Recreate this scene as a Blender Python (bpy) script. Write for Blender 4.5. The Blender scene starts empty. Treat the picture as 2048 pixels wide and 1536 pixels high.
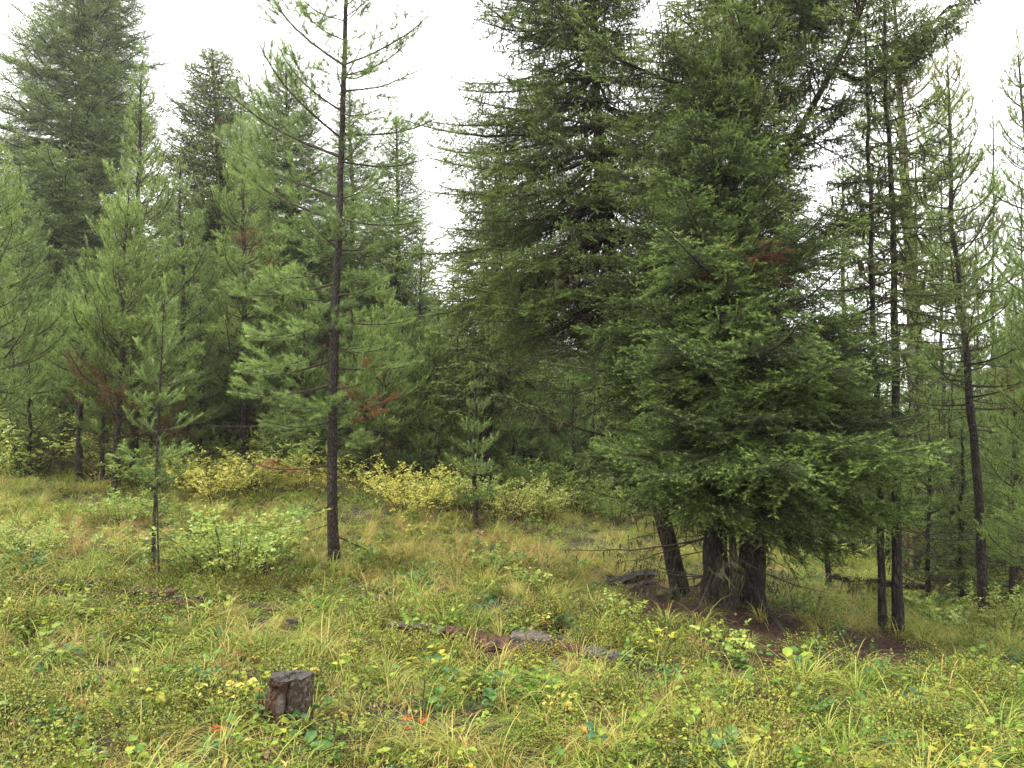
import bpy, math, random
import numpy as np
from mathutils import Vector, Matrix, Euler, noise

random.seed(7)
rng = np.random.default_rng(7)
SC = bpy.context.scene
COL = SC.collection
R = math.radians

# ------------------------------------------------------------------ camera, world, sun, exposure
F = 1593.0            # focal length in photo pixels (2048 wide)
PITCH = R(5.0)
EYE = 1.62
cam_d = bpy.data.cameras.new("camera")
cam = bpy.data.objects.new("camera", cam_d)
COL.objects.link(cam)
cam_d.sensor_width = 36.0
cam_d.lens = F / 2048.0 * 36.0
cam_d.clip_start = 0.05
cam_d.clip_end = 3000
cam.location = (0, 0, EYE)
cam.rotation_euler = (R(90) + PITCH, 0, 0)
SC.camera = cam

SUN_EL, SUN_AZ = R(52), R(-95)          # azimuth from +Y (view direction), negative = left
world = bpy.data.worlds.new("World")
SC.world = world
world.use_nodes = True
wn, wl = world.node_tree.nodes, world.node_tree.links
wn.clear()
sky = wn.new("ShaderNodeTexSky"); sky.sky_type = 'NISHITA'; sky.sun_disc = False
sky.sun_elevation = SUN_EL; sky.sun_rotation = SUN_AZ
sky.air_density = 1.0; sky.dust_density = 3.0
mixw = wn.new("ShaderNodeMix"); mixw.data_type = 'RGBA'
mixw.inputs[0].default_value = 0.82
mixw.inputs[7].default_value = (9.25, 9.05, 8.85, 1)       # closed white cloud deck
bg = wn.new("ShaderNodeBackground"); bg.inputs[1].default_value = 0.10
wo = wn.new("ShaderNodeOutputWorld")
wl.new(sky.outputs[0], mixw.inputs[6]); wl.new(mixw.outputs[2], bg.inputs[0]); wl.new(bg.outputs[0], wo.inputs[0])

sd = bpy.data.lights.new("sun", 'SUN'); sd.energy = 1.5; sd.angle = R(12); sd.color = (1.0, 0.95, 0.86)
sun = bpy.data.objects.new("sun", sd); COL.objects.link(sun)
sdir = Vector((math.sin(SUN_AZ) * math.cos(SUN_EL), math.cos(SUN_AZ) * math.cos(SUN_EL), math.sin(SUN_EL)))
sun.rotation_euler = sdir.to_track_quat('Z', 'Y').to_euler()

SC.view_settings.view_transform = 'Standard'
SC.view_settings.look = 'None'
SC.view_settings.gamma = 1
SC.view_settings.use_curve_mapping = False
SC.view_settings.exposure = 2.15
SC.render.engine = 'CYCLES'
cy = SC.cycles
cy.max_bounces = 6; cy.diffuse_bounces = 3; cy.glossy_bounces = 2; cy.transmission_bounces = 3
cy.transparent_max_bounces = 4; cy.volume_bounces = 0
cy.use_denoising = True
cy.use_adaptive_sampling = True
cy.adaptive_threshold = 0.01
SC.render.use_persistent_data = False

# ------------------------------------------------------------------ pixel <-> place
CP, SP = math.cos(PITCH), math.sin(PITCH)
def at(px, py, Y):
    """the point at forward distance Y that the photo shows at pixel (px, py)"""
    u, v = (px - 1024.0) / F, (768.0 - py) / F
    y, z = CP - v * SP, SP + v * CP
    k = Y / y
    return Vector((u * k, Y, EYE + z * k))

# ------------------------------------------------------------------ terrain
CTRL = [(565,1440,4.9),(1024,1536,4.2),(2048,1536,4.4),(0,1536,4.0),(668,1135,9.3),(305,1165,8.3),
        (160,950,15),(230,965,14.6),(520,980,14),(860,1030,13.5),(950,1045,13),(1060,1035,15),
        (1150,1000,17),(1360,1195,9.4),(1430,1215,8.9),(1500,1240,8.6),(1650,1190,13),(1785,1278,8.8),
        (1965,1240,11),(1700,1120,20),(75,800,24),(475,850,20),(0,905,17),(1300,1090,15),(1200,1020,20),
        (0,1150,8),(1000,1260,6.9),(1024,915,35),(600,820,35),(100,750,40),(1500,960,35),(1950,1010,30),
        (-300,850,20),(2400,1150,16)]
P = [tuple(at(*c)) for c in CTRL]
P += [(0,0,0),(0,-5,-.05),(-5,0,.40),(5,0,-.30),(-5,-8,.4),(5,-8,-.3),(-14,2,1.4),(14,2,-1.0)]
P = np.array(P)
def basis(x, y):
    return np.stack([np.ones_like(x), x, y, x*y*.05, y*y*.02, x*x*.02], axis=-1)
co, *_ = np.linalg.lstsq(basis(P[:,0],P[:,1]), P[:,2], rcond=None)
res = P[:,2] - basis(P[:,0],P[:,1]) @ co
_d = np.hypot(P[:,None,0]-P[None,:,0], P[:,None,1]-P[None,:,1])
_K = np.exp(-(_d/4.5)**2)
wts = np.linalg.solve(_K + np.eye(len(P))*.25, res)
def ground(x, y):
    x = np.asarray(x, float); y = np.asarray(y, float)
    xc = np.clip(x, -34, 30); yc = np.clip(y, -9, 42)
    z = basis(xc, yc) @ co
    d = np.hypot(xc[...,None]-P[:,0], yc[...,None]-P[:,1])
    z = z + np.exp(-(d/4.5)**2) @ wts
    z = z + .035*np.sin(x*1.7+y*.6)*np.sin(y*1.3-x*.4) + .02*np.sin(x*3.9+1.)*np.sin(y*3.1+2.)
    z = z + .13*np.exp(-(((x-2.75)/.75)**2+((y-8.45)/.45)**2))
    return z
def gz(x, y): return float(ground(x, y))
def hit(px, py):
    """ground point seen at a photo pixel"""
    a = at(px, py, 1.0); o = Vector((0,0,EYE)); d = a - o
    t = 2.0
    while t < 80:
        p = o + d*t
        if p.z < gz(p.x, p.y): return Vector((p.x, p.y, gz(p.x, p.y)))
        t += .03 if t < 15 else .1
    p = o + d*40
    return Vector((p.x, p.y, gz(p.x, p.y)))
def base_at(px, Y):
    """ground point in photo column px at forward distance Y (column read at the horizon)"""
    x = (px-1024.)/F*Y/CP
    for _ in range(3):
        z = gz(x, Y)
        v = (z-EYE)*CP - Y*SP
        dep = Y*CP + (z-EYE)*SP
        x = (px-1024.)/F*dep
    return Vector((x, Y, gz(x, Y)))

# ------------------------------------------------------------------ naming
def tag(o, label=None, cat=None, group=None, kind=None):
    if label: o['label'] = label
    if cat: o['category'] = cat
    if group: o['group'] = group
    if kind: o['kind'] = kind
    return o
def empty(name, loc, label=None, cat=None, group=None):
    o = bpy.data.objects.new(name, None); COL.objects.link(o); o.location = loc
    o.empty_display_size = .2
    return tag(o, label, cat, group)
def link(name, me, parent=None, loc=(0,0,0)):
    o = bpy.data.objects.new(name, me); COL.objects.link(o); o.location = loc
    if parent: o.parent = parent
    return o

# ------------------------------------------------------------------ mesh building with numpy
class MB:
    def __init__(s): s.v=[]; s.f=[]; s.t=[]; s.m=[]; s.n=0
    def add(s, V, T, tint=.5, mat=0):
        V = np.asarray(V, float).reshape(-1,3); T = np.asarray(T, int).reshape(-1,3)
        s.v.append(V); s.f.append(T+s.n); s.n += len(V)
        s.t.append(np.broadcast_to(np.asarray(tint, float), (len(V),)).copy())
        s.m.append(np.full(len(T), mat))
        return s
    def mesh(s, name, mats, smooth=False):
        V = np.concatenate(s.v); T = np.concatenate(s.f); M = np.concatenate(s.m); t = np.concatenate(s.t)
        me = bpy.data.meshes.new(name)
        me.vertices.add(len(V)); me.vertices.foreach_set("co", V.ravel())
        me.loops.add(len(T)*3); me.loops.foreach_set("vertex_index", T.ravel().astype(np.int32))
        me.polygons.add(len(T)); me.polygons.foreach_set("loop_start", np.arange(0,len(T)*3,3,dtype=np.int32))
        for m in mats: me.materials.append(m)
        me.polygons.foreach_set("material_index", M.astype(np.int32))
        me.update(calc_edges=True)
        if smooth: me.polygons.foreach_set("use_smooth", np.ones(len(T), bool))
        else: me.polygons.foreach_set("use_smooth", np.zeros(len(T), bool))
        a = me.attributes.new("tint", 'FLOAT', 'POINT'); a.data.foreach_set("value", t.astype(np.float32))
        return me

def unit(a): return a/np.maximum(np.linalg.norm(a, axis=-1, keepdims=True), 1e-9)
def tube(mb, pts, rad, sides=8, tint=.5, mat=0, rough=0., cap=True, seed=0, ridges=0.):
    pts = np.asarray(pts, float); n = len(pts); rad = np.broadcast_to(rad, (n,)).astype(float)
    tan = unit(np.gradient(pts, axis=0))
    up = np.array([0,0,1.]) if abs(tan[0,2]) < .9 else np.array([1.,0,0])
    a = unit(np.cross(tan, up)); b = np.cross(tan, a)
    th = np.linspace(0, 2*math.pi, sides, endpoint=False)
    ring = np.cos(th)[None,:,None]*a[:,None,:] + np.sin(th)[None,:,None]*b[:,None,:]
    r = np.repeat(rad[:,None], sides, 1)
    if rough:
        g = np.random.default_rng(seed+11)
        r = r*(1+rough*g.normal(size=(n,sides)))
    if ridges:
        g = np.random.default_rng(seed+5)
        cols = g.normal(size=sides)
        for _ in range(n): pass
        walk = np.cumsum(g.normal(size=(n,sides))*.35, axis=0)
        r = r*(1+ridges*np.sin(walk+cols[None,:]*3))
    V = (pts[:,None,:] + ring*r[...,None]).reshape(-1,3)
    i = np.arange(n-1)[:,None]*sides; j = np.arange(sides)[None,:]; k = (j+1)%sides
    A,B,C,D = i+j, i+k, i+sides+k, i+sides+j
    T = np.concatenate([np.stack([A,B,C],-1).reshape(-1,3), np.stack([A,C,D],-1).reshape(-1,3)])
    tt = tint
    if cap:
        V = np.concatenate([V, pts[:1], pts[-1:]])
        c0, c1 = n*sides, n*sides+1
        j = np.arange(sides); k=(j+1)%sides
        T = np.concatenate([T, np.stack([np.full(sides,c0), k, j],-1), np.stack([np.full(sides,c1), (n-1)*sides+j, (n-1)*sides+k],-1)])
    mb.add(V, T, tt, mat)

def needles(mb, g, b, d, L, per_m, nl, w, ang, tint, mat, curve=0., spread=.25, start=0., flat=0.):
    """needles around many straight shoots. b, d: n x 3, L: n"""
    b=np.asarray(b,float).reshape(-1,3); d=unit(np.asarray(d,float).reshape(-1,3)); L=np.asarray(L,float).reshape(-1)
    cnt = np.maximum((L*per_m).astype(int), 3)
    idx = np.repeat(np.arange(len(L)), cnt); N = len(idx)
    t = start + (1-start)*g.random(N); t = np.where(g.random(N)<.12, 1., t)
    D = d[idx]; O = b[idx] + D*(L[idx]*t)[:,None]
    ref = np.where(np.abs(D[:,2:3])<.8, np.array([[0,0,1.]]), np.array([[1.,0,0]]))
    u = unit(np.cross(D, ref)); v = np.cross(u, D)
    ph = g.random(N)*2*math.pi
    a = ang*(1-.45*t) + g.normal(size=N)*spread*.5
    cu = np.cos(ph); sv = np.sin(ph)*(1-flat)
    nd = unit(np.cos(a)[:,None]*D + np.sin(a)[:,None]*(cu[:,None]*u + sv[:,None]*v))
    side = unit(np.cross(nd, g.normal(size=(N,3))))
    l = nl*(.75+.5*g.random(N))
    hw = (w*.5*(.8+.4*g.random(N)))[:,None]
    V = np.stack([O-side*hw, O+side*hw, O+nd*l[:,None]], 1).reshape(-1,3)
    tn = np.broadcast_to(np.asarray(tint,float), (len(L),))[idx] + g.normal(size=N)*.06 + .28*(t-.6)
    mb.add(V, np.arange(N*3).reshape(-1,3), np.repeat(tn,3), mat)

def strips(mb, a, b, w, tint=.4, mat=0):
    """thin 3-sided twigs from a to b (n x 3)"""
    a=np.asarray(a,float).reshape(-1,3); b=np.asarray(b,float).reshape(-1,3); n=len(a)
    w=np.broadcast_to(w,(n,)).astype(float)[:,None]
    d=unit(b-a); ref=np.where(np.abs(d[:,2:3])<.8, np.array([[0,0,1.]]), np.array([[1.,0,0]]))
    u=unit(np.cross(d,ref)); v=np.cross(u,d)
    o=[u, -.5*u+.87*v, -.5*u-.87*v]
    V=np.stack([a+o[0]*w,a+o[1]*w,a+o[2]*w,b+o[0]*w*.5,b+o[1]*w*.5,b+o[2]*w*.5],1).reshape(-1,3)
    base=np.arange(n)[:,None]*6
    T=[]
    for i in range(3):
        j=(i+1)%3
        T.append(base+np.array([[i,j,3+j]])); T.append(base+np.array([[i,3+j,3+i]]))
    mb.add(V, np.concatenate(T), tint, mat)

# ------------------------------------------------------------------ materials
def nodes_of(name):
    m = bpy.data.materials.new(name); m.use_nodes = True
    nt = m.node_tree; nt.nodes.clear()
    out = nt.nodes.new("ShaderNodeOutputMaterial")
    return m, nt, out
def ramp(nt, stops):
    r = nt.nodes.new("ShaderNodeValToRGB")
    e = r.color_ramp.elements
    while len(e) > 1: e.remove(e[-1])
    e[0].position = stops[0][0]; e[0].color = (*stops[0][1], 1)
    for p, c in stops[1:]:
        q = e.new(p); q.color = (*c, 1)
    return r
def leaf_mat(name, stops, rough=.45, trans=.35, vary=.35, spec=.5, dead=None):
    m, nt, out = nodes_of(name); N, L = nt.nodes, nt.links
    at_ = N.new("ShaderNodeAttribute"); at_.attribute_name = "tint"
    oi = N.new("ShaderNodeObjectInfo")
    ms = N.new("ShaderNodeMath"); ms.operation='MULTIPLY_ADD'; ms.inputs[1].default_value=vary; ms.inputs[2].default_value=-vary/2
    L.new(oi.outputs["Random"], ms.inputs[0])
    ad = N.new("ShaderNodeMath"); ad.operation='ADD'; ad.use_clamp=True
    L.new(at_.outputs["Fac"], ad.inputs[0]); L.new(ms.outputs[0], ad.inputs[1])
    rp = ramp(nt, stops); L.new(ad.outputs[0], rp.inputs[0])
    col = rp.outputs[0]
    if dead:
        da = N.new("ShaderNodeAttribute"); da.attribute_type='INSTANCER'; da.attribute_name="dead"
        mx = N.new("ShaderNodeMix"); mx.data_type='RGBA'
        L.new(da.outputs["Fac"], mx.inputs[0]); L.new(col, mx.inputs[6]); mx.inputs[7].default_value=(*dead,1)
        col = mx.outputs[2]
    pb = N.new("ShaderNodeBsdfPrincipled"); pb.inputs["Roughness"].default_value=rough
    pb.inputs["Specular IOR Level"].default_value=spec
    L.new(col, pb.inputs["Base Color"])
    tr = N.new("ShaderNodeBsdfTranslucent"); L.new(col, tr.inputs[0])
    mm = N.new("ShaderNodeMixShader"); mm.inputs[0].default_value=trans
    L.new(pb.outputs[0], mm.inputs[1]); L.new(tr.outputs[0], mm.inputs[2]); L.new(mm.outputs[0], out.inputs[0])
    return m
def bark_mat(name, c0, c1, c2, scale=14., stretch=.25, bump=.6, rough=.9):
    m, nt, out = nodes_of(name); N, L = nt.nodes, nt.links
    tc = N.new("ShaderNodeTexCoord"); mp = N.new("ShaderNodeMapping"); mp.inputs["Scale"].default_value=(1,1,stretch)
    L.new(tc.outputs["Object"], mp.inputs[0])
    n1 = N.new("ShaderNodeTexNoise"); n1.inputs["Scale"].default_value=scale; n1.inputs["Detail"].default_value=5; n1.inputs["Roughness"].default_value=.7
    v1 = N.new("ShaderNodeTexVoronoi"); v1.inputs["Scale"].default_value=scale*1.6; v1.feature='DISTANCE_TO_EDGE'
    L.new(mp.outputs[0], n1.inputs[0]); L.new(mp.outputs[0], v1.inputs[0])
    rp = ramp(nt, [(.3,c0),(.5,c1),(.72,c2)]); L.new(n1.outputs[0], rp.inputs[0])
    mul = N.new("ShaderNodeMath"); mul.operation='MULTIPLY'; mul.inputs[1].default_value=2.5; mul.use_clamp=True
    L.new(v1.outputs[0], mul.inputs[0])
    mx = N.new("ShaderNodeMix"); mx.data_type='RGBA'; L.new(mul.outputs[0], mx.inputs[0])
    mx.inputs[6].default_value=(*[c*.45 for c in c0],1); L.new(rp.outputs[0], mx.inputs[7])
    ad = N.new("ShaderNodeMath"); ad.operation='ADD'; L.new(mul.outputs[0], ad.inputs[0]); L.new(n1.outputs[0], ad.inputs[1])
    bp = N.new("ShaderNodeBump"); bp.inputs["Strength"].default_value=bump; bp.inputs["Distance"].default_value=.02
    L.new(ad.outputs[0], bp.inputs["Height"])
    pb = N.new("ShaderNodeBsdfPrincipled"); pb.inputs["Roughness"].default_value=rough; pb.inputs["Specular IOR Level"].default_value=.25
    L.new(mx.outputs[2], pb.inputs["Base Color"]); L.new(bp.outputs[0], pb.inputs["Normal"]); L.new(pb.outputs[0], out.inputs[0])
    return m

RUST = (.14,.050,.022)
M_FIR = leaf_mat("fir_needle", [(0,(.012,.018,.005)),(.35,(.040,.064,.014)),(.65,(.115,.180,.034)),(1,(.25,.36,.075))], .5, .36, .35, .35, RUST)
M_FIR_LIT = leaf_mat("lit_fir_needle", [(0,(.045,.062,.018)),(.35,(.125,.185,.045)),(.7,(.22,.31,.08)),(1,(.34,.43,.12))], .5, .45, .35, .35, (.16,.07,.03))  # fir needles again, backlight and veil painted in as a brighter colour
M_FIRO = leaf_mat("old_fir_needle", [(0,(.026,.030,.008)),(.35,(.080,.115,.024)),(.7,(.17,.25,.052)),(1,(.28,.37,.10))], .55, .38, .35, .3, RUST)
M_PINE = leaf_mat("pine_needle", [(0,(.060,.085,.020)),(.4,(.145,.22,.050)),(.75,(.235,.35,.085)),(1,(.34,.45,.13))], .42, .42, .35, .5, (.20,.085,.035))
M_PINEY = leaf_mat("bright_pine_needle", [(0,(.068,.094,.024)),(.4,(.17,.25,.052)),(.75,(.27,.38,.09)),(1,(.38,.47,.13))], .45, .45, .35, .4, (.20,.085,.035))
M_LICH = leaf_mat("beard_lichen", [(0,(.035,.034,.016)),(1,(.085,.085,.035))], .9, .2, .2, .1)
M_TWIG = bark_mat("twig_bark", (.045,.032,.022), (.07,.05,.035), (.10,.08,.06), 30, .6, .2)
M_PBARK = bark_mat("pine_bark", (.030,.022,.017), (.060,.044,.033), (.125,.102,.080), 26, .35, 1.)
M_FBARK = bark_mat("fir_bark", (.016,.011,.008), (.036,.026,.019), (.085,.072,.06), 16, .25, 1.)
M_GBARK = bark_mat("grey_bark", (.07,.06,.05), (.12,.11,.10), (.19,.18,.16), 12, .3, .7)

# ------------------------------------------------------------------ branch prototypes (kept out of the scene; crowns draw them)
def axis_curve(L, n, sag, up, g, wig=.03):
    t = np.linspace(0,1,n)
    y = np.cumsum(g.normal(size=n))*wig*L/n**.5; y-=y[0]
    z = -sag*L*np.sin(t*math.pi*.75) + up*L*t**2.6
    return np.stack([t*L*(1-.06*t), y*t, z],1)
def sample(pts, t):
    n=len(pts)-1; x=np.clip(np.asarray(t,float)*n,0,n-1e-6); i=x.astype(int); f=(x-i)[...,None]
    return pts[i]*(1-f)+pts[i+1]*f
def fir_branch(seed, L, lod=0, nl=.024, droop=.06, dens=1., lich=0., mat=None, start=.12, tipgreen=.55):
    g = np.random.default_rng(seed); mb = MB()
    ax = axis_curve(L, 12, droop, .05, g)
    tube(mb, ax, np.linspace(.011,.002,12)*(L**.8)*1.1+.001, 5, .4, 0, cap=False)
    sp = [.045,.075,.11][lod]/dens
    ns = max(int(L*(1-start)/sp), 6)
    ts = start+(1-start)*((np.arange(ns)+g.random(ns)*.6)/ns)
    sb = sample(ax, ts); se = sample(ax, np.minimum(ts+.03,1)); fw = unit(se-sb+np.array([1e-4,0,0]))
    sgn = np.where(np.arange(ns)%2==0,1.,-1.)
    env = np.minimum(1.,(ts-start+.12)/.28)*(1-ts)**.75
    sl = (.50*L**.9*env+.05)*(.65+.5*g.random(ns))
    an = R(58)+g.normal(size=ns)*.22
    lat = np.stack([-fw[:,1],fw[:,0],np.zeros(ns)],1)*sgn[:,None]
    sdv = unit(np.cos(an)[:,None]*fw+np.sin(an)[:,None]*lat+np.array([0,0,1.])*(g.normal(size=ns)*(.26,.40,.42)[lod]-.06)[:,None])
    sag = -.22*sl
    A=[];D=[];LL=[];TT=[]
    ta=[];tb=[]
    step=[.038,.065,.10][lod]
    for i in range(ns):
        b0, d0, l0 = sb[i], sdv[i], sl[i]
        k = max(int(l0/step),1)
        q = (np.arange(k)+.5+g.random(k)*.5)/k
        cur = b0+d0*l0*q[:,None]+np.array([0,0,1.])*(sag[i]*q**2)[:,None]
        endp = b0+d0*l0+np.array([0,0,sag[i]])
        ta.append(b0); tb.append(endp)
        # the secondary itself carries needles
        A.append(b0[None]+(endp-b0)[None]*.15); D.append((endp-b0)[None]); LL.append([l0*.85]); TT.append([.42])
        s2 = np.where(np.arange(k)%2==0,1.,-1.)
        l2 = np.stack([-d0[1]*np.ones(k), d0[0]*np.ones(k), np.zeros(k)],1)*s2[:,None]
        an2=R(50)+g.normal(size=k)*.25
        d2 = unit(np.cos(an2)[:,None]*d0+np.sin(an2)[:,None]*l2+np.array([0,0,1.])*(g.normal(size=k)*.30-.02)[:,None])
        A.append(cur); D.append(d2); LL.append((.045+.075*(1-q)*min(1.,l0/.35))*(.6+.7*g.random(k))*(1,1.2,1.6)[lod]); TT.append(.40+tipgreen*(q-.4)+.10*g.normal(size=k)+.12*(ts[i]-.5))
    # leader tip
    A.append(ax[-4][None]); D.append((ax[-1]-ax[-4])[None]); LL.append([np.linalg.norm(ax[-1]-ax[-4])+.03]); TT.append([.8])
    A=np.concatenate(A);D=np.concatenate(D);LL=np.concatenate(LL);TT=np.concatenate(TT)
    strips(mb, np.array(ta), np.array(tb), .0028*(1+lod*.5), .4, 0)
    per=[380,190,80][lod]; wd=[.0050,.0088,.016][lod]; nn=nl*[1.,1.25,1.8][lod]
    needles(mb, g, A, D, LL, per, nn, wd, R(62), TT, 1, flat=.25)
    if lich:
        k=int(lich*L*26); q=.05+.9*g.random(k); p=sample(ax,q)+g.normal(size=(k,3))*np.array([.02,.10*L,.01])
        ln=(.06+.22*g.random(k)**2)
        for rep in range(3):
            e=p+np.stack([g.normal(size=k)*.015,g.normal(size=k)*.015,-ln*(.6+.4*g.random(k))],1)
            side=unit(np.cross(e-p,g.normal(size=(k,3))))*(.004+.008*g.random(k))[:,None]
            V=np.stack([p-side,p+side,e],1).reshape(-1,3)
            mb.add(V,np.arange(k*3).reshape(-1,3),.5*np.ones(k*3)+np.repeat(g.normal(size=k)*.25,3),2)
    return mb.mesh("branch_shape",[M_TWIG,mat or M_FIR,M_LICH])
def pine_branch(seed, L, lod=0, nl=.05, mat=None, up=.24, sparse=1., bare=.25):
    if lod: sparse*=.9
    g = np.random.default_rng(seed); mb = MB()
    ax = axis_curve(L, 12, .05, up, g, .05)
    tube(mb, ax, np.linspace(.012,.0045,12)*(L**.7)*(1,1.35,1.7)[lod], 5, .4, 0, cap=False)
    A=[];D=[];LL=[];TT=[]; ta=[];tb=[]
    def run(pts, tn):
        for a,b in zip(pts[:-1],pts[1:]):
            A.append(a);D.append(b-a);LL.append(np.linalg.norm(b-a));TT.append(tn)
    run(ax[int(11*max(bare,.35)):], .5)
    ns=max(int(L*(1-bare)*16*sparse),3)
    for i in range(ns):
        t=bare+(1-bare)*((i+g.random()*.7)/ns)*.93
        b=sample(ax,t); f=unit(sample(ax,min(t+.05,1))-b+np.array([1e-4,0,0]))
        s=1. if i%2==0 else -1.
        lat=np.array([-f[1],f[0],0])*s
        l0=(.42*L*(1-t)**.8*min(1,(t-bare+.2)/.3)+.09)*(.6+.6*g.random())
        d=unit(f*.8+lat*(.75+.2*g.random())+np.array([0,0,g.normal()*.25+.1]))
        n=4; q=np.linspace(0,1,n)
        pts=b+d*l0*q[:,None]+np.array([0,0,1.])*(.30*l0*q**2)[:,None]
        ta.append(pts[0]);tb.append(pts[1]); ta.append(pts[1]);tb.append(pts[2]); ta.append(pts[2]);tb.append(pts[3])
        tn=.45+g.normal()*.12
        run(pts[1 if l0>.2 else 0:], tn)
        # forks
        if l0>.22:
            for s2 in (-1,1):
                c=pts[2]; d2=unit(d+np.array([-d[1],d[0],0])*s2*.7+np.array([0,0,.25+g.normal()*.15]))
                l2=l0*.4*(.7+.5*g.random())
                ta.append(c);tb.append(c+d2*l2); run([c,c+d2*l2],tn+.1)
    strips(mb,np.array(ta),np.array(tb),.0032*(1,1.4,2)[lod],.4,0)
    A=np.array(A);D=np.array(D);LL=np.array(LL);TT=np.array(TT)
    per=[540,270,115][lod]; wd=[.0042,.0064,.0125][lod]; nn=nl*[1.,1.15,1.4][lod]
    needles(mb,g,A,D,LL,per,nn,wd,R(58),TT,1,spread=.35)
    # candle-like brighter shoot tip
    tip=ax[-1]; needles(mb,g,[tip],[ax[-1]-ax[-3]],[.05],per*1.6,nn*.8,wd,R(30),[.85],1)
    return mb.mesh("branch_shape",[M_TWIG,mat or M_PINE])
def bare_branch(seed, L, lich=1.):
    g=np.random.default_rng(seed); mb=MB()
    ax=axis_curve(L,12,.10,-.02,g,.08)
    tube(mb,ax,np.linspace(.009,.0015,12)*(L**.6),5,.4,0,cap=False)
    ta=[];tb=[]
    for i in range(int(L*14)):
        t=.15+.85*g.random(); b=sample(ax,t); s=g.choice([-1,1])
        d=unit(np.array([.8,s*(.5+.5*g.random()),g.normal()*.3-.1])); l=.08+.32*L*(1-t)*g.random()
        e=b+d*l+np.array([0,0,-.15*l]); ta.append(b);tb.append(e)
        for _ in range(2):
            c=b+(e-b)*g.uniform(.3,.95); ta.append(c); tb.append(c+unit(d+g.normal(size=3)*.5)*l*.35)
    ta=np.array(ta);tb=np.array(tb)
    strips(mb,ta,tb,.002,.4,0)
    k=int(L*40*lich)
    if k:
        j=g.integers(0,len(ta),k); p=ta[j]+(tb-ta)[j]*g.random((k,1))
        e=p+np.stack([g.normal(size=k)*.01,g.normal(size=k)*.01,-(.03+.14*g.random(k)**2)],1)
        side=unit(np.cross(e-p,g.normal(size=(k,3))))*(.003+.006*g.random(k))[:,None]
        mb.add(np.stack([p-side,p+side,e],1).reshape(-1,3),np.arange(k*3).reshape(-1,3),.5,1)
    return mb.mesh("branch_shape",[M_TWIG,M_LICH])

def instancer(name, meshes):
    """node group that draws meshes[index] on each point of a crown"""
    ng = bpy.data.node_groups.new(name, 'GeometryNodeTree')
    ng.interface.new_socket("Geometry", in_out='INPUT', socket_type='NodeSocketGeometry')
    ng.interface.new_socket("Geometry", in_out='OUTPUT', socket_type='NodeSocketGeometry')
    N, L = ng.nodes, ng.links
    gi=N.new("NodeGroupInput"); go=N.new("NodeGroupOutput")
    join=N.new("GeometryNodeJoinGeometry")
    for me in reversed(meshes):
        o=bpy.data.objects.new("shape_source", me)
        oi=N.new("GeometryNodeObjectInfo"); oi.inputs["Object"].default_value=o; oi.inputs["As Instance"].default_value=False
        g2=N.new("GeometryNodeGeometryToInstance"); L.new(oi.outputs["Geometry"], g2.inputs[0]); L.new(g2.outputs[0], join.inputs[0])
    iop=N.new("GeometryNodeInstanceOnPoints")
    L.new(gi.outputs[0], iop.inputs["Points"]); L.new(join.outputs[0], iop.inputs["Instance"])
    iop.inputs["Pick Instance"].default_value=True
    def attr(nm,ty):
        a=N.new("GeometryNodeInputNamedAttribute"); a.data_type=ty; a.inputs[0].default_value=nm
        return a.outputs[0]
    L.new(attr("index",'INT'), iop.inputs["Instance Index"])
    er=N.new("FunctionNodeEulerToRotation"); L.new(attr("turn",'FLOAT_VECTOR'), er.inputs[0]); L.new(er.outputs[0], iop.inputs["Rotation"])
    L.new(attr("size",'FLOAT_VECTOR'), iop.inputs["Scale"])
    L.new(iop.outputs[0], go.inputs[0])
    return ng
def cloud(name, group, pos, turn, size, index, dead=None, parent=None):
    n=len(pos); me=bpy.data.meshes.new(name); me.vertices.add(n); me.vertices.foreach_set("co", np.asarray(pos,float).ravel())
    size=np.asarray(size,float)
    if size.ndim==1: size=np.repeat(size[:,None],3,1)
    for nm,ty,dat,key in (("turn",'FLOAT_VECTOR',turn,"vector"),("size",'FLOAT_VECTOR',size,"vector"),("index",'INT',index,"value"),("dead",'FLOAT',dead if dead is not None else np.zeros(n),"value")):
        a=me.attributes.new(nm,ty,'POINT'); arr=np.asarray(dat).ravel(); a.data.foreach_set(key, arr.astype(np.int32 if ty=='INT' else np.float32))
    o=link(name,me,parent); m=o.modifiers.new("draw",'NODES'); m.node_group=group
    return o
class Lib:
    def __init__(s,name,entries):   # entries: list of (length, mesh)
        s.len=np.array([e[0] for e in entries]); s.ng=instancer(name,[e[1] for e in entries])
    def pick(s,L,g):
        d=np.abs(np.log(L/s.len))+g.random(len(s.len))*.25
        i=int(np.argmin(d)); return i, L/s.len[i]

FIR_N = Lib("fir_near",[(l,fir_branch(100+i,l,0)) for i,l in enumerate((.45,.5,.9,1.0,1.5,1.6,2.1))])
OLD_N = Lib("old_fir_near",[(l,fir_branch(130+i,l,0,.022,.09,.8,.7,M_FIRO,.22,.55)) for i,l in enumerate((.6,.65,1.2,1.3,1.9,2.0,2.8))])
FIR_F = Lib("fir_far",[(l,fir_branch(160+i,l,1,.026,.05,1.,0.,M_FIR_LIT)) for i,l in enumerate((.5,.55,1.1,1.2,1.9,2.1,3.0))])
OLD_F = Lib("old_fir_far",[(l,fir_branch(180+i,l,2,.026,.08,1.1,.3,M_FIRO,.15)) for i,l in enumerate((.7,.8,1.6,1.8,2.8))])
FIR_B = Lib("fir_back",[(l,fir_branch(190+i,l,2,.026,.05,1.1,0.,M_FIR_LIT)) for i,l in enumerate((.7,.8,1.6,1.8,2.8))])
PINE_F = Lib("pine_far",[(l,pine_branch(220+i,l,1,.05,M_PINE)) for i,l in enumerate((.35,.4,.75,.8,1.2,1.3))])
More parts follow.
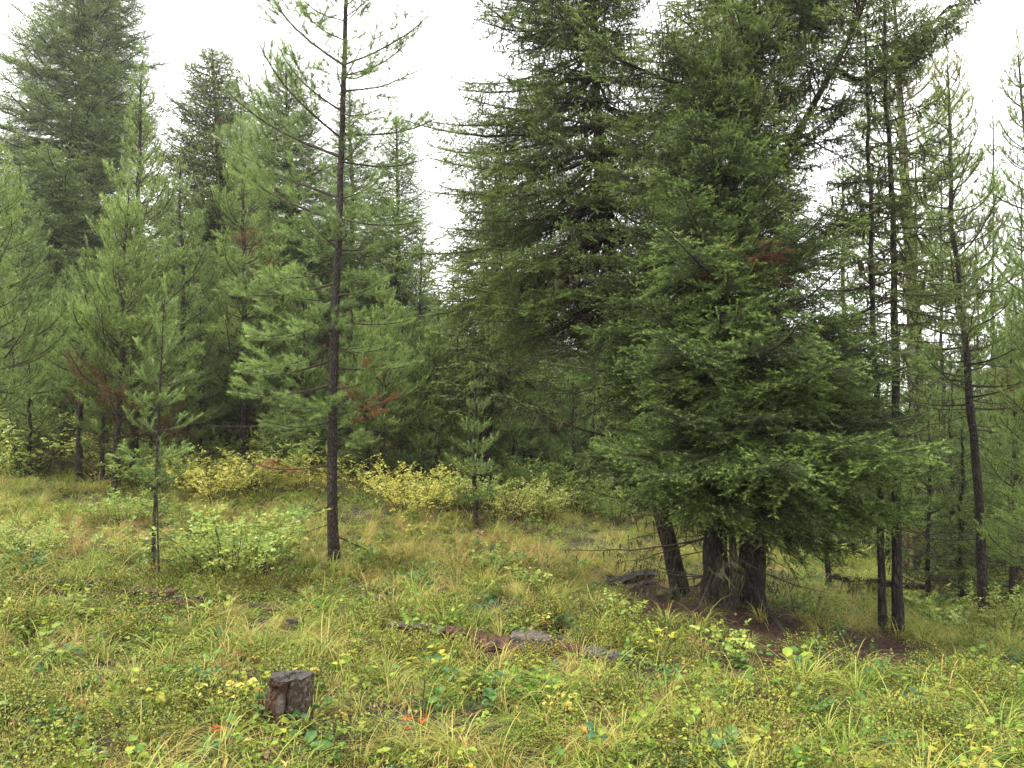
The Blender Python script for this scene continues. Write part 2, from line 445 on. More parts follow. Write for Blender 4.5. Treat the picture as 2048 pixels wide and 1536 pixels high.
PINEY_F = Lib("bright_pine_far",[(l,pine_branch(240+i,l,1,.05,M_PINEY)) for i,l in enumerate((.35,.4,.75,.8,1.2,1.3))])
PINE_B = Lib("pine_back",[(l,pine_branch(260+i,l,2,.05,M_PINE,sparse=.9)) for i,l in enumerate((.4,.8,.85,1.4))])
BARE = Lib("bare_limb",[(l,bare_branch(280+i,l)) for i,l in enumerate((.5,.9,1.0,1.5))])

# ------------------------------------------------------------------ trees
def stem_curve(base, ctrl, n=40, wob=.01, g=None):
    """smooth curve through control points (world), returned local to base"""
    c=np.array([list(p) for p in ctrl])-np.array(base)
    s=np.concatenate([[0],np.cumsum(np.linalg.norm(np.diff(c,axis=0),axis=1))]); s/=s[-1]
    t=np.linspace(0,1,n)
    out=np.stack([np.interp(t,s,c[:,i]) for i in range(3)],1)
    for _ in range(int(n*.35)):
        out[1:-1]=.5*out[1:-1]+.25*(out[:-2]+out[2:])
    if g is not None and wob:
        w=np.cumsum(g.normal(size=(n,2)),axis=0)*wob; w-=np.linspace(0,1,n)[:,None]*w[-1]; out[:,:2]+=w
    return out
def radii(n,r0,rt,flare=.35,H=8.):
    t=np.linspace(0,1,n); return rt+(r0-rt)*(1-t)**.85+r0*flare*np.exp(-t*H/.22)
def crown_cloud(curve,g,n,lib,h0,prof,elev,Rmax,bias=None,dead=None,upto=.995,whorl=0,jit=.12,lmin=.18,sq=1.):
    """branch bases along the stem. prof(u), elev(u): u 0 at crown base .. 1 at top"""
    pos=[];turn=[];size=[];idx=[];dd=[]
    us=(np.arange(n)+g.random(n))/n
    us=us**sq
    if whorl: us=(np.floor(us*whorl)+g.normal(size=n)*.05+.5)/whorl; us=np.clip(us,0,1)
    for i,u in enumerate(us):
        t=h0+(upto-h0)*u; p=sample(curve,t); az=i*2.39996+g.normal()*.25
        L=Rmax*prof(u)*(g.uniform(.72,1.12) if g.random()<.7 else g.uniform(.45,1.22))
        if bias: L*=bias(az,u)
        if L<lmin*.6: continue
        L=max(L,lmin)
        j,s=lib.pick(L,g)
        e=elev(u)+g.normal()*jit
        pos.append(p); turn.append((g.normal()*.18,-e,az)); size.append((s,s,s)); idx.append(j)
        dd.append(dead(az,u,g) if dead else 0.)
    return pos,turn,size,idx,dd
def make_tree(name,label,cat,base,ctrl,r0,rt,lib,n,h0,prof,elev,Rmax,bark,seed,bias=None,dead=None,group=None,whorl=0,
              bare=0,bare_h=(.08,.4),bare_L=.6,sides=10,rings=36,wob=.01,sq=1.,jit=.12,bare_bias=None,extra=None):
    g=np.random.default_rng(seed)
    root=empty(name,base,label,cat,group)
    cv=stem_curve(base,ctrl,rings,wob,g); cv[0,2]-=.12
    H=np.linalg.norm(cv[-1]-cv[0])
    mb=MB(); tube(mb,cv,radii(rings,r0,rt,.35,H),sides,.5,0,.025,True,seed,.05)
    link('trunk',mb.mesh('trunk',[bark],True),root)
    pts=crown_cloud(cv,g,n,lib,h0,prof,elev,Rmax,bias,dead,whorl=whorl,sq=sq,jit=jit)
    if extra:
        e=extra(cv,g)
        pts=tuple(list(a)+list(b) for a,b in zip(pts,e))
    # leader
    top=cv[-1]; j,s=lib.pick(max(.3,.06*H),g)
    pts=(list(pts[0])+[top-np.array([0,0,.05])],list(pts[1])+[(0,-R(85),0)],list(pts[2])+[(s,s*.6,s*.6)],list(pts[3])+[j],list(pts[4])+[0.])
    o=cloud('crown',lib.ng,*pts[:4],dead=pts[4],parent=root); o['kind']='stuff'
    if bare:
        pos=[];tu=[];si=[];ix=[]
        for i in range(bare):
            t=g.uniform(*bare_h); az=g.uniform(0,2*math.pi); L=bare_L*g.uniform(.4,1.2)
            if bare_bias: L*=bare_bias(az)
            if L<.1: continue
            j,s=BARE.pick(L,g); pos.append(sample(cv,t)); tu.append((g.normal()*.5,-g.normal()*.2+.05,az)); si.append((s,s,s)); ix.append(j)
        b=cloud('dead_branches',BARE.ng,pos,tu,si,ix,parent=root); b['kind']='stuff'
    return root
def copy_tree(root,loc,rz,sc,label,group=None,name=None):
    c=root.copy(); COL.objects.link(c); c.location=loc; c.rotation_euler=(0,0,rz); c.scale=(sc,sc,sc)
    c['label']=label
    if group: c['group']=group
    elif 'group' in c: del c['group']
    for ch in list(root.children):
        k=ch.copy(); COL.objects.link(k); k.parent=c
    return c

cone=lambda p=.8,b=.12:(lambda u:(1-u)**p*min(1.,b*3+u*4)+.06)
round_=lambda:(lambda u: (math.sin(min(1,u*1.15+.12)*math.pi))**.6*.9+.08 if u<.9 else .5*(1-u)*4+.06)
def el(a,b): return lambda u:R(a+(b-a)*u)

# ------------------------------------------------------------------ the ground sheet
LIT_C = [tuple(hit(*p))[:2] for p in ((1400,1235),(1500,1262),(1600,1290),(1700,1310),(1330,1190),(1280,1170),(1560,1300),(1430,1225),(1780,1290))]
LIT_R = [.9,.85,.8,.7,.6,.45,.7,.9,.4]
def litter(x,y):
    """1 where the needle litter under the big firs covers the ground"""
    x=np.asarray(x,float);y=np.asarray(y,float); s=np.zeros_like(x)
    for (cx,cy_),r in zip(LIT_C,LIT_R): s=np.maximum(s,np.exp(-(((x-cx)**2+(y-cy_)**2)/(r*r*1.6))**1.5))
    return s
DIRT_C=[(tuple(hit(1130,1078))[:2],.9,.35),(tuple(hit(1700,1138))[:2],1.6,.5)]
def dirt(x,y):
    s=np.zeros_like(np.asarray(x,float))
    for (c,a,b) in DIRT_C: s=np.maximum(s,np.exp(-(((x-c[0])/a)**2+((y-c[1])/b)**2)**2))
    return s
def axis_pts(lo,hi,near,far,step):
    a=[0.]
    while a[-1]<hi: a.append(a[-1]+max(step,abs(a[-1]-near)*.045 if a[-1]>near else step))
    b=[0.]
    while b[-1]>lo: b.append(b[-1]-max(step,abs(b[-1]+near)*.045 if b[-1]<-near else step))
    return np.array(b[::-1][:-1]+a)
gx=axis_pts(-600,600,9,0,.11); gy=axis_pts(-60,900,16,0,.11)
X,Y_=np.meshgrid(gx,gy); Z=ground(X,Y_)
g0=np.random.default_rng(3)
near=np.exp(-((X/14)**2+((Y_-6)/14)**2))
Z=Z-.03+near*g0.normal(size=Z.shape)*.012
nx,ny=len(gx),len(gy)
V=np.stack([X,Y_,Z],-1).reshape(-1,3)
I=(np.arange(ny-1)[:,None]*nx+np.arange(nx-1)[None,:]).ravel()
T=np.concatenate([np.stack([I,I+1,I+nx+1],-1),np.stack([I,I+nx+1,I+nx],-1)])
m,nt,out=nodes_of("forest_soil"); N,L=nt.nodes,nt.links
tc=N.new("ShaderNodeTexCoord")
n1=N.new("ShaderNodeTexNoise"); n1.inputs["Scale"].default_value=1.3; n1.inputs["Detail"].default_value=8; n1.inputs["Roughness"].default_value=.7
n2=N.new("ShaderNodeTexNoise"); n2.inputs["Scale"].default_value=38; n2.inputs["Detail"].default_value=6; n2.inputs["Roughness"].default_value=.8
for n_ in (n1,n2): L.new(tc.outputs["Object"],n_.inputs[0])
r1=ramp(nt,[(.3,(.022,.016,.009)),(.5,(.05,.038,.018)),(.62,(.055,.058,.020)),(.75,(.10,.08,.04))]); L.new(n1.outputs[0],r1.inputs[0])
r2=ramp(nt,[(.3,(.25,.25,.25)),(.7,(1.3,1.3,1.3))]); L.new(n2.outputs[0],r2.inputs[0])
mm=N.new("ShaderNodeMix"); mm.data_type='RGBA'; mm.blend_type='MULTIPLY'; mm.inputs[0].default_value=1; L.new(r1.outputs[0],mm.inputs[6]); L.new(r2.outputs[0],mm.inputs[7])
la=N.new("ShaderNodeAttribute"); la.attribute_name="tint"
rl=ramp(nt,[(.35,(.016,.009,.006)),(.55,(.045,.024,.014)),(.68,(.075,.042,.026)),(.8,(.12,.075,.045))]); L.new(n2.outputs[0],rl.inputs[0])
m2=N.new("ShaderNodeMix"); m2.data_type='RGBA'; L.new(la.outputs["Fac"],m2.inputs[0]); L.new(mm.outputs[2],m2.inputs[6]); L.new(rl.outputs[0],m2.inputs[7])
bp=N.new("ShaderNodeBump"); bp.inputs["Strength"].default_value=.9; bp.inputs["Distance"].default_value=.03; L.new(n2.outputs[0],bp.inputs["Height"])
pb=N.new("ShaderNodeBsdfPrincipled"); pb.inputs["Roughness"].default_value=.95; L.new(m2.outputs[2],pb.inputs["Base Color"]); L.new(bp.outputs[0],pb.inputs["Normal"]); L.new(pb.outputs[0],out.inputs[0])
gm=MB().add(V,T,litter(X,Y_).ravel()).mesh("ground",[m],True)
tag(link("ground",gm),"forest floor sloping down to the right",kind='structure')

# ------------------------------------------------------------------ trees standing near
def P3(*a): return at(*a)
def T_(px,py,Y): 
    b=at(px,py,Y); return Vector((b.x,Y,gz(b.x,Y)))

# --- the open pine left of the middle: every limb a part
def near_pine():
    g=np.random.default_rng(42)
    b=T_(668,1137,9.3)
    root=empty('pine_tree',b,"tall open pine with straight brown trunk and sparse ascending limbs in the grassy clearing","pine tree")
    ctrl=[b,at(664,1000,9.3),at(662,800,9.3),at(667,600,9.3),at(678,350,9.32),at(687,120,9.35),at(690,0,9.35),at(694,-150,9.35),at(697,-330,9.4)]
    cv=stem_curve(b,ctrl,60,.004,g); cv[0,2]-=.1
    mb=MB(); tube(mb,cv,radii(60,.063,.009,.25,8),16,.5,0,.02,True,3,.04)
    link('trunk',mb.mesh('trunk',[M_PBARK],True),root)
    lens=(.45,.55,.8,.9,1.2,1.3,1.6)
    green=[(l,pine_branch(300+i,l,0,.052,M_PINE,up=.10,sparse=.95,bare=.20 if l>.7 else .12)) for i,l in enumerate(lens)]
    rust_m=leaf_mat("rusty_pine_needle",[(0,(.08,.03,.015)),(.5,(.19,.075,.03)),(1,(.30,.14,.055))],.6,.3,.3,.3)
    rust=[(l,pine_branch(320+i,l,0,.045,rust_m,up=.05,sparse=.5,bare=.35)) for i,l in enumerate((.5,.9))]
    dead=[(l,bare_branch(330+i,l,.15)) for i,l in enumerate((.4,.9))]
    def put(S,E,kind='g',roll=0.):
        S=np.array(S)-np.array(b);E=np.array(E)-np.array(b);d=E-S;l=np.linalg.norm(d)
        src={'g':green,'r':rust,'d':dead}[kind]
        k=int(np.argmin([abs(math.log(l/q[0]))+random.random()*.12 for q in src])); s=l/src[k][0]
        o=link('branch',src[k][1],root,S)
        o.rotation_euler=(roll,-math.atan2(d[2],math.hypot(d[0],d[1])),math.atan2(d[1],d[0])); o.scale=(s,min(s*1.05,1.15),min(s*1.05,1.15))
        if kind=='r': o['label']="branch with rust coloured dead needles"
        if kind=='d': o['label']="bare dead branch"
    Y=9.33
    def tx(py):
        return float(np.interp(py,[-330,-150,0,120,350,600,800,1000,1137],[697,694,690,687,678,667,662,664,668]))
    ex=[(28,660,-20,'g'),(42,588,0,'g'),(80,600,28,'g'),(130,512,-20,'g'),(150,628,138,'g'),(190,636,168,'g'),(222,543,103,'g'),(275,496,88,'g'),
        (313,420,178,'g'),(395,400,268,'g'),(440,425,325,'g'),(45,735,0,'g'),(85,735,58,'g'),(130,866,42,'g'),(152,818,102,'g'),(182,838,158,'g'),
        (228,765,232,'g'),(268,882,252,'g'),(322,848,335,'g'),(275,722,262,'g'),(436,845,455,'g'),(400,770,360,'g'),(360,640,330,'g'),
        (480,540,470,'g'),(515,600,505,'g'),(540,520,560,'g'),(568,428,600,'g'),(600,560,590,'g'),(640,490,690,'g'),(690,540,745,'g'),(720,460,760,'g'),
        (755,580,795,'d'),(770,450,800,'g'),(832,384,838,'d'),(845,520,855,'g'),(930,510,935,'r'),(880,600,870,'g'),(970,605,1008,'d'),(1045,575,1062,'d'),(1010,560,1040,'g'),
        (500,800,490,'g'),(540,780,560,'g'),(590,780,570,'g'),(640,830,650,'g'),(700,800,700,'g'),(735,850,735,'g'),(780,760,760,'g'),(830,805,790,'r'),
        (850,760,830,'r'),(905,740,850,'d'),(870,740,890,'g'),(950,745,960,'d'),(1010,708,1056,'d'),(1068,835,1112,'d'),(920,650,905,'r'),(660,575,650,'g'),(810,560,815,'g')]
    for (py,ex_,ey,k) in ex:
        S=at(tx(py),py,Y); l=abs(ex_-tx(py))/F*Y
        E=at(ex_,ey,Y+g.normal()*.35*l)
        put(S,E,k,g.normal()*.25)
    for i in range(26):       # limbs towards and away from the camera
        py=g.uniform(-280,900); az=g.choice([90,270])+g.normal()*38; az=R(az)
        L_=np.interp(py,[-330,-100,200,600,900],[.3,.6,.85,.8,.6])*g.uniform(.6,1.1)*(.75 if math.sin(az)<0 else 1)
        S=at(tx(py),py,Y); e=R(np.interp(py,[-300,300,900],[45,25,5])+g.normal()*6)
        E=S+Vector((math.cos(az)*math.cos(e),math.sin(az)*math.cos(e),math.sin(e)))*float(L_)
        put(S,E,'g',g.normal()*.3)
    for i in range(12):
        py=g.uniform(-320,0); az=g.uniform(0,6.28); L_=g.uniform(.3,.8); S=at(tx(py),py,Y); e=R(42)
        put(S,S+Vector((math.cos(az)*math.cos(e),math.sin(az)*math.cos(e),math.sin(e)))*L_,'g')
    return root
near_pine()

small=make_tree('pine_tree',"slender young pine with thin stem and few short tiers beside the large leafy shrub","pine tree",
    T_(305,1165,8.3),[T_(305,1165,8.3),at(310,1000,8.3),at(318,800,8.3),at(328,600,8.3)],.021,.005,Lib("small_pine",[(l,pine_branch(340+i,l,0,.042,M_PINE,up=.18,sparse=.42)) for i,l in enumerate((.3,.45,.6))]),
    28,.30,lambda u:.35+.65*(1-u)**.7,el(0,42),.46,M_PBARK,51,whorl=8,sides=8,rings=24,wob=.002,sq=1.)
make_tree('fir_sapling',"small bluish fir sapling at the foot of the slender young pine","sapling",
    T_(318,1168,8.0),[T_(318,1168,8.0),at(316,1050,8.0),at(314,925,8.0)],.011,.003,FIR_N,24,.2,cone(.7),el(0,45),.28,M_TWIG,52,sides=6,rings=12,wob=.002)

# --- the clump of big firs right of the middle
F1B=T_(1430,1216,8.8)
def low_f1(cv,g):
    pos=[];tu=[];si=[];ix=[];dd=[]
    for (h,ex_,ey,dy) in ((930,1850,1010,-.3),(960,1800,1040,.2),(900,1780,930,-.8),(960,1700,1060,-.6),(950,1880,1000,.5),(900,1250,960,-.5),(930,1235,990,-.2),(920,1330,1020,-1.1),
                        (930,1450,1040,-1.5),(960,1560,1060,-1.3),(860,1840,900,.1),(820,1820,820,.3),(880,1215,900,.2),(950,1380,1040,-.9),(850,1400,950,-1.7),(700,1780,740,.2),(760,1800,800,-.3),(1010,1740,1110,.1)):
        for rep_ in range(2):
            S=np.array(at(1442,h+g.normal()*15,8.8))-np.array(F1B); E=np.array(at(ex_+g.normal()*25,ey+g.normal()*18,8.8+dy))-np.array(F1B); d=E-S; l=np.linalg.norm(d)
            j,sc_=FIR_N.pick(l,g); pos.append(S);tu.append((g.normal()*.2,-math.atan2(d[2],math.hypot(d[0],d[1])),math.atan2(d[1],d[0])));si.append((sc_,)*3);ix.append(j);dd.append(0.)
    return pos,tu,si,ix,dd
make_tree('fir_tree',"bushy fir with pointed top and fresh green skirt, foremost of the big fir clump","fir tree",
    F1B,[F1B,at(1438,1050,8.8),at(1446,800,8.8),at(1440,500,8.8),at(1434,330,8.8),at(1455,105,8.8)],.135,.02,FIR_N,330,.26,
    lambda u:((1-u)**1.05*min(1,.72+u*2.0)+.10)*(1+.16*math.sin(u*31)),lambda u:R(-4+16*u+30*u**3),2.1,M_FBARK,61,whorl=15,jit=.07,
    bias=lambda az,u:1+(.16-.5*u)*math.cos(az)-.12*math.sin(az),dead=lambda az,u,g:1. if (g.random()<.005) else 0.,bare=60,bare_h=(.03,.32),bare_L=1.5,sides=18,rings=50,extra=low_f1)
T1B=T_(1366,1196,9.5)
make_tree('fir_tree',"old fir with curved leaning trunk hung with lichen, its crown reaching left over the gap","fir tree",
    T1B,[T1B,at(1348,1100,9.5),at(1298,890,9.8),at(1243,640,10.2),at(1203,430,10.5),at(1186,150,10.8),at(1192,-150,10.9),at(1200,-420,11)],.098,.02,OLD_N,430,.33,
    lambda u:(1-u)**.55*min(1,.75+u*2)*1.0+.05,lambda u:R(-12+34*u),2.35,M_FBARK,62,whorl=20,jit=.09,
    bias=lambda az,u:max(.12,.86+.30*math.cos(az-math.pi)+(.55 if u<.45 else .12)*math.sin(az)),bare=44,bare_h=(.16,.5),bare_L=1.7,sides=16,rings=60,bare_bias=lambda az:.8+.4*math.cos(az-math.pi))
T3B=T_(1500,1240,8.9)
def limbs_t3(cv,g):
    pos=[];tu=[];si=[];ix=[];dd=[]
    for li,(c,n) in enumerate(LIMBS):
        for i in range(n):
            t=.22+.78*(i+g.random())/n; p=sample(c,t); d=unit(sample(c,min(t+.05,1))-sample(c,max(t-.05,0)))
            az0=math.atan2(d[1],d[0]); az=az0+g.choice([-1,1])*g.uniform(.5,1.3); L=g.uniform(.5,1.15)*(1.15-.5*t)
            if t>.93: az=az0
            j,s=OLD_N.pick(L,g); pos.append(p);tu.append((g.normal()*.5,-(R(18)+g.normal()*.3),az));si.append((s,s,s));ix.append(j);dd.append(0.)
    return pos,tu,si,ix,dd
LIMBS=[]
for pts_,n_ in (([(1505,420),(1560,330),(1610,240),(1665,140),(1705,70),(1745,-30),(1775,-140)],52),([(1672,135),(1720,175),(1790,110),(1850,62),(1900,10)],34),
              ([(1502,250),(1430,190),(1330,160),(1240,120)],30),([(1500,520),(1590,500),(1680,450),(1760,420)],20),([(1500,700),(1600,690),(1720,640)],16),([(1496,120),(1580,60),(1660,-20)],26)):
    LIMBS.append((stem_curve(T3B,[at(px,py,9.5-.25*(i if n_ not in (34,20) else 0)) for i,(px,py) in enumerate(pts_)],20),n_))
t3=make_tree('fir_tree',"massive dark fir with the clump's thickest trunk and heavy limbs sweeping up right","fir tree",
    T3B,[T3B,at(1508,1100,9.0),at(1504,700,9.3),at(1500,350,9.5),at(1500,150,9.6),at(1492,-150,9.8),at(1490,-500,9.9)],.145,.03,OLD_N,430,.30,
    lambda u:(1-u)**.5*min(1,.6+u*1.6)+.05,lambda u:R(-10+32*u),2.35,M_FBARK,63,whorl=22,jit=.09,
    bias=lambda az,u:(.85+(.15 if u>.45 else -.35)*math.cos(az)+.12*math.sin(az))*(.8 if u<.4 else 1),bare=56,bare_h=(.12,.75),bare_L=1.6,sides=20,rings=60,extra=limbs_t3)
for i,(c,n_) in enumerate(LIMBS):
    mb=MB(); tube(mb,c,np.linspace(.055 if i==0 else .035,.012,20),8,.5,0,.03,True,i)
    link('limb',mb.mesh('limb',[M_FBARK],True),t3)
# bare pale stem in front of the clump and roots
b_=T_(1470,1252,8.45)
mb=MB(); r_=empty('dead_tree',b_,"short pale dead stem standing in front of the thick fir trunks","dead tree")
tube(mb,stem_curve(b_,[b_-Vector((0,0,.1)),at(1467,1150,8.45),at(1462,1040,8.5),at(1458,960,8.55)],20,.003,np.random.default_rng(2)),np.linspace(.055,.02,20),10,.5,0,.05,True,4,.08)
link('trunk',mb.mesh('trunk',[M_PBARK],True),r_)

# --- thin trunks right of the clump
def thin(name,label,pts,r0,lib,n,h0,Rm,seed,prof=None,ev=None,bark=M_FBARK,**k):
    b=T_(*pts[0]); ctrl=[b]+[at(*p) for p in pts[1:]]
    return make_tree(name,label,"pine tree" if 'pine' in name else "fir tree",b,ctrl,r0,.012,lib,n,h0,prof or (lambda u:(1-u)**.5*.9+.12),ev or el(-8,30),Rm,bark,seed,**k)
thin('fir_tree',"thin dark fir with crooked foot, left of the pair beside the fir clump",[(1768,1276,8.8),(1757,1100,8.8),(1750,900,8.9),(1738,600,9),(1732,250,9.1),(1730,60,9.1)],.042,OLD_N,40,.42,.75,71,bare=34,bare_h=(.06,.8),bare_L=.8)
thin('fir_tree',"straight dark slender fir, right of the pair beside the fir clump",[(1797,1282,8.8),(1792,1000,8.9),(1785,700,9.1),(1776,400,9.3),(1770,150,9.4),(1768,-80,9.5)],.056,OLD_N,60,.45,.95,72,bare=50,bare_h=(.06,.8),bare_L=.9)
thin('pine_tree',"thick smooth grey trunk rising behind the slender right hand pair",[(1850,1130,17),(1842,900,17),(1832,700,17),(1812,420,17.2),(1792,150,17.4),(1788,-60,17.5)],.20,PINEY_F,110,.40,1.9,73,bark=M_GBARK,bare=20,bare_L=1.2,ev=el(5,35),dead=lambda az,u,g:.7 if g.random()<.12 else 0.)
thin('pine_tree',"tall slim pine leaning left with long bare trunk near the right edge",[(1967,1242,11),(1962,1050,11),(1946,800,11),(1922,560,11.1),(1904,330,11.2),(1894,130,11.3)],.066,PINEY_F,85,.36,1.15,74,bark=M_PBARK,bare=34,bare_h=(.1,.6),bare_L=.9,ev=el(5,45),dead=lambda az,u,g:.6 if g.random()<.08 else 0.)
thin('pine_tree',"sparse bluish pine top cut by the right edge of the view",[(2120,1240,12),(2085,900,12),(2055,500,12),(2036,110,12)],.07,PINE_F,110,.30,1.05,75,bark=M_PBARK,ev=el(10,50),whorl=18)
thin('pine_tree',"bright green young pine with bushy limbs at the right edge, mid height",[(2105,1300,9.2),(2100,900,9.2),(2090,480,9.2)],.045,PINEY_F,90,.15,.85,76,bark=M_PBARK,ev=el(10,45),whorl=12)
thin('fir_tree',"thin straight young trunk in the sunlit gap right of the fir clump",[(1652,1190,13),(1650,1060,13),(1645,850,13),(1640,620,13)],.045,OLD_F,50,.40,.9,77)
thin('fir_tree',"small dark bushy fir right of the leaning slim pine's foot",[(2030,1180,12.5),(2025,1000,12.5),(2020,800,12.5)],.05,FIR_F,70,.10,1.0,78,ev=el(-5,35))
thin('fir_tree',"shaggy fir filling the space between the fir clump and the grey trunk",[(1700,1130,19),(1695,900,19),(1688,600,19),(1685,330,19)],.11,OLD_F,100,.25,1.9,79,bare=20,bare_L=1.)

# --- pines and firs of the left wall
def wall(name,label,base,top,Y,r0,lib,n,h0,Rm,seed,prof,ev,bark=M_PBARK,mid=None,**k):
    b=base_at(base,Y); 
    ctrl=[b]+([at(*mid,Y)] if mid else [])+[at(*top,Y)]
    n=int(k['whorl']*6.2) if k.get('whorl') else int(n*1.1)
    if k.get('whorl'):
        k['jit']=.09; k.setdefault('bare',16); k.setdefault('bare_h',(.03,.38)); k.setdefault('bare_L',.65)
    return make_tree(name,label,"pine tree" if 'pine' in name else "fir tree",b,ctrl,r0,.012,lib,n,h0,prof,ev,Rm,bark,seed,**k)
PP=lambda u:(1-u)**.75*min(1,.5+u*3)+.10
FP=lambda u:(1-u)**.6*min(1,.6+u*3)+.05
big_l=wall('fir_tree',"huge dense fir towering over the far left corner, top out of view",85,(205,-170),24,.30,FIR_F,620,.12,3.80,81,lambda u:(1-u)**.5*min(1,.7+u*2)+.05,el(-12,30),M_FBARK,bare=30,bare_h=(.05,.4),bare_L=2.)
pA=wall('pine_tree',"full conical bright green pine, tallest pine in front of the huge left fir",266,(283,130),14.5,.085,PINEY_F,420,.08,1.45,82,PP,el(10,55),whorl=20,dead=lambda az,u,g:.8 if (u<.12 and g.random()<.4) else 0.)
pB=wall('pine_tree',"bushy bright pine with reddish brown stem, left of the tallest conical pine",234,(256,380),13.6,.065,PINEY_F,532,.22,1.28,83,PP,el(10,52),whorl=14,dead=lambda az,u,g:.9 if (u<.15 and g.random()<.4) else 0.)
wall('pine_tree',"narrow pine with thin bare lower trunk standing at the left edge of the pine thicket",161,(172,500),14,.055,PINEY_F,228,.30,0.92,84,PP,el(10,50),whorl=11,dead=lambda az,u,g:.9 if (u<.12 and g.random()<.3) else 0.)
wall('pine_tree',"slight pale pine behind the narrow bare trunked pine, far left",128,(132,540),16,.05,PINE_F,190,.25,0.92,85,PP,el(10,45),whorl=10)
wall('pine_tree',"pine with soft bright limbs reaching in from the left edge, high up",-30,(-8,290),12.5,.07,PINEY_F,361,.20,1.40,86,PP,el(10,50),whorl=14)
wall('pine_tree',"slim pine standing before the leaning foot of the huge left fir",52,(40,330),18,.07,PINE_F,285,.25,1.40,87,PP,el(8,48),whorl=13)
wall('pine_tree',"thin low pine between the bushy bright pine and the tallest one",190,(196,600),16,.045,PINE_F,171,.22,0.85,88,PP,el(8,45),whorl=9)
wall('fir_tree',"fir with dead snag top and rusty tinged crown left of the open pine",470,(424,95),22,.22,OLD_F,494,.18,3.07,89,FP,el(-12,35),M_FBARK,dead=lambda az,u,g:.55 if (g.random()<.16) else 0.,bare=24,bare_h=(.02,.9),bare_L=1.4)
wall('fir_tree',"broad pale fir directly left of the open pine's upper trunk",590,(572,125),20,.16,FIR_F,437,.15,2.56,90,FP,el(-8,40),M_FBARK)
wall('fir_tree',"narrow fir seen behind the open pine's upper trunk",705,(700,165),22,.14,FIR_F,399,.15,1.98,91,FP,el(-5,40),M_FBARK)
wall('fir_tree',"slender pale fir bordering the sky gap, right of the open pine",800,(792,230),20,.13,FIR_F,361,.12,1.82,92,FP,el(-5,42),M_FBARK)
wall('pine_tree',"dense bright pine left of the broad pale fir",486,(482,235),17,.085,PINEY_F,399,.12,1.65,93,PP,el(8,50),whorl=17,dead=lambda az,u,g:1. if (.22<u<.5 and g.random()<.08) else 0.)
wall('pine_tree',"round shouldered pine just right of the tallest conical pine",372,(362,330),16.5,.08,PINE_F,323,.10,1.52,94,PP,el(8,48),whorl=14)
wall('fir_tree',"dark fir with dead brown foliage low behind the open pine",545,(548,470),19,.14,OLD_F,247,.14,2.07,95,FP,el(-14,20),M_FBARK,dead=lambda az,u,g:1. if (u<.5 and g.random()<.5) else 0.,bare=20,bare_L=1.2)
wall('fir_tree',"dark trunked fir shading the thicket behind the small slender pine",440,(436,520),20,.17,OLD_F,228,.18,2.32,96,FP,el(-14,20),M_FBARK,dead=lambda az,u,g:1. if (u<.4 and g.random()<.2) else 0.,bare=24,bare_L=1.3)
wall('pine_tree',"young pine with upright tip right of the open pine, tallest against the sky gap's foot",842,(845,470),19,.07,PINE_F,266,.14,1.22,97,PP,el(8,48),whorl=12)
wall('pine_tree',"thin pointed pine at the left foot of the sky gap",875,(878,600),16.5,.05,PINEY_F,209,.18,0.76,98,PP,el(8,50),whorl=11)
wall('pine_tree',"pine with reddish lower limbs just right of the open pine's trunk",766,(770,560),16,.055,PINEY_F,228,.20,1.04,99,PP,el(8,48),whorl=10,dead=lambda az,u,g:.9 if (u<.35 and g.random()<.25) else 0.)
wall('pine_tree',"bluish young pine with drooping tiers standing in front of the shrub row",952,(948,760),13,.04,PINE_F,72,.12,.58,100,PP,el(0,45),whorl=6)
wall('pine_tree',"small bluish pine in the middle distance left of the fir clump",1152,(1146,745),17,.045,PINE_F,152,.14,1.04,101,PP,el(2,45),whorl=8)
wall('fir_tree',"dark leaning fir trunk below the sky gap hung with drooping limbs",965,(992,330),16.5,.17,OLD_F,285,.30,1.83,102,lambda u:(1-u)**.5*.8+.2,el(-22,15),M_FBARK,mid=(974,800),bare=40,bare_h=(.1,.6),bare_L=1.1)
wall('pine_tree',"small yellowish pine far down in the sky gap",906,(905,535),28,.08,PINEY_F,209,.15,1.22,103,PP,el(5,45),whorl=12)
wall('pine_tree',"low bright pine at the left edge above the yellow shrubs",22,(28,640),15,.035,PINEY_F,70,.05,.8,104,PP,el(0,48),whorl=9)
wall('fir_tree',"dark fir crowding the back of the clearing left of the fir clump",1215,(1210,520),21,.15,OLD_F,266,.10,2.32,105,FP,el(-12,25),M_FBARK)
wall('fir_tree',"shaggy fir in shade behind the small bluish pine in the middle distance",1085,(1080,560),23,.15,OLD_F,247,.10,2.07,106,FP,el(-10,25),M_FBARK)
wall('pine_tree',"slender pine just right of the leaning dark trunk in the middle distance",1030,(1028,650),19,.05,PINE_F,171,.2,0.98,107,PP,el(5,45),whorl=9)

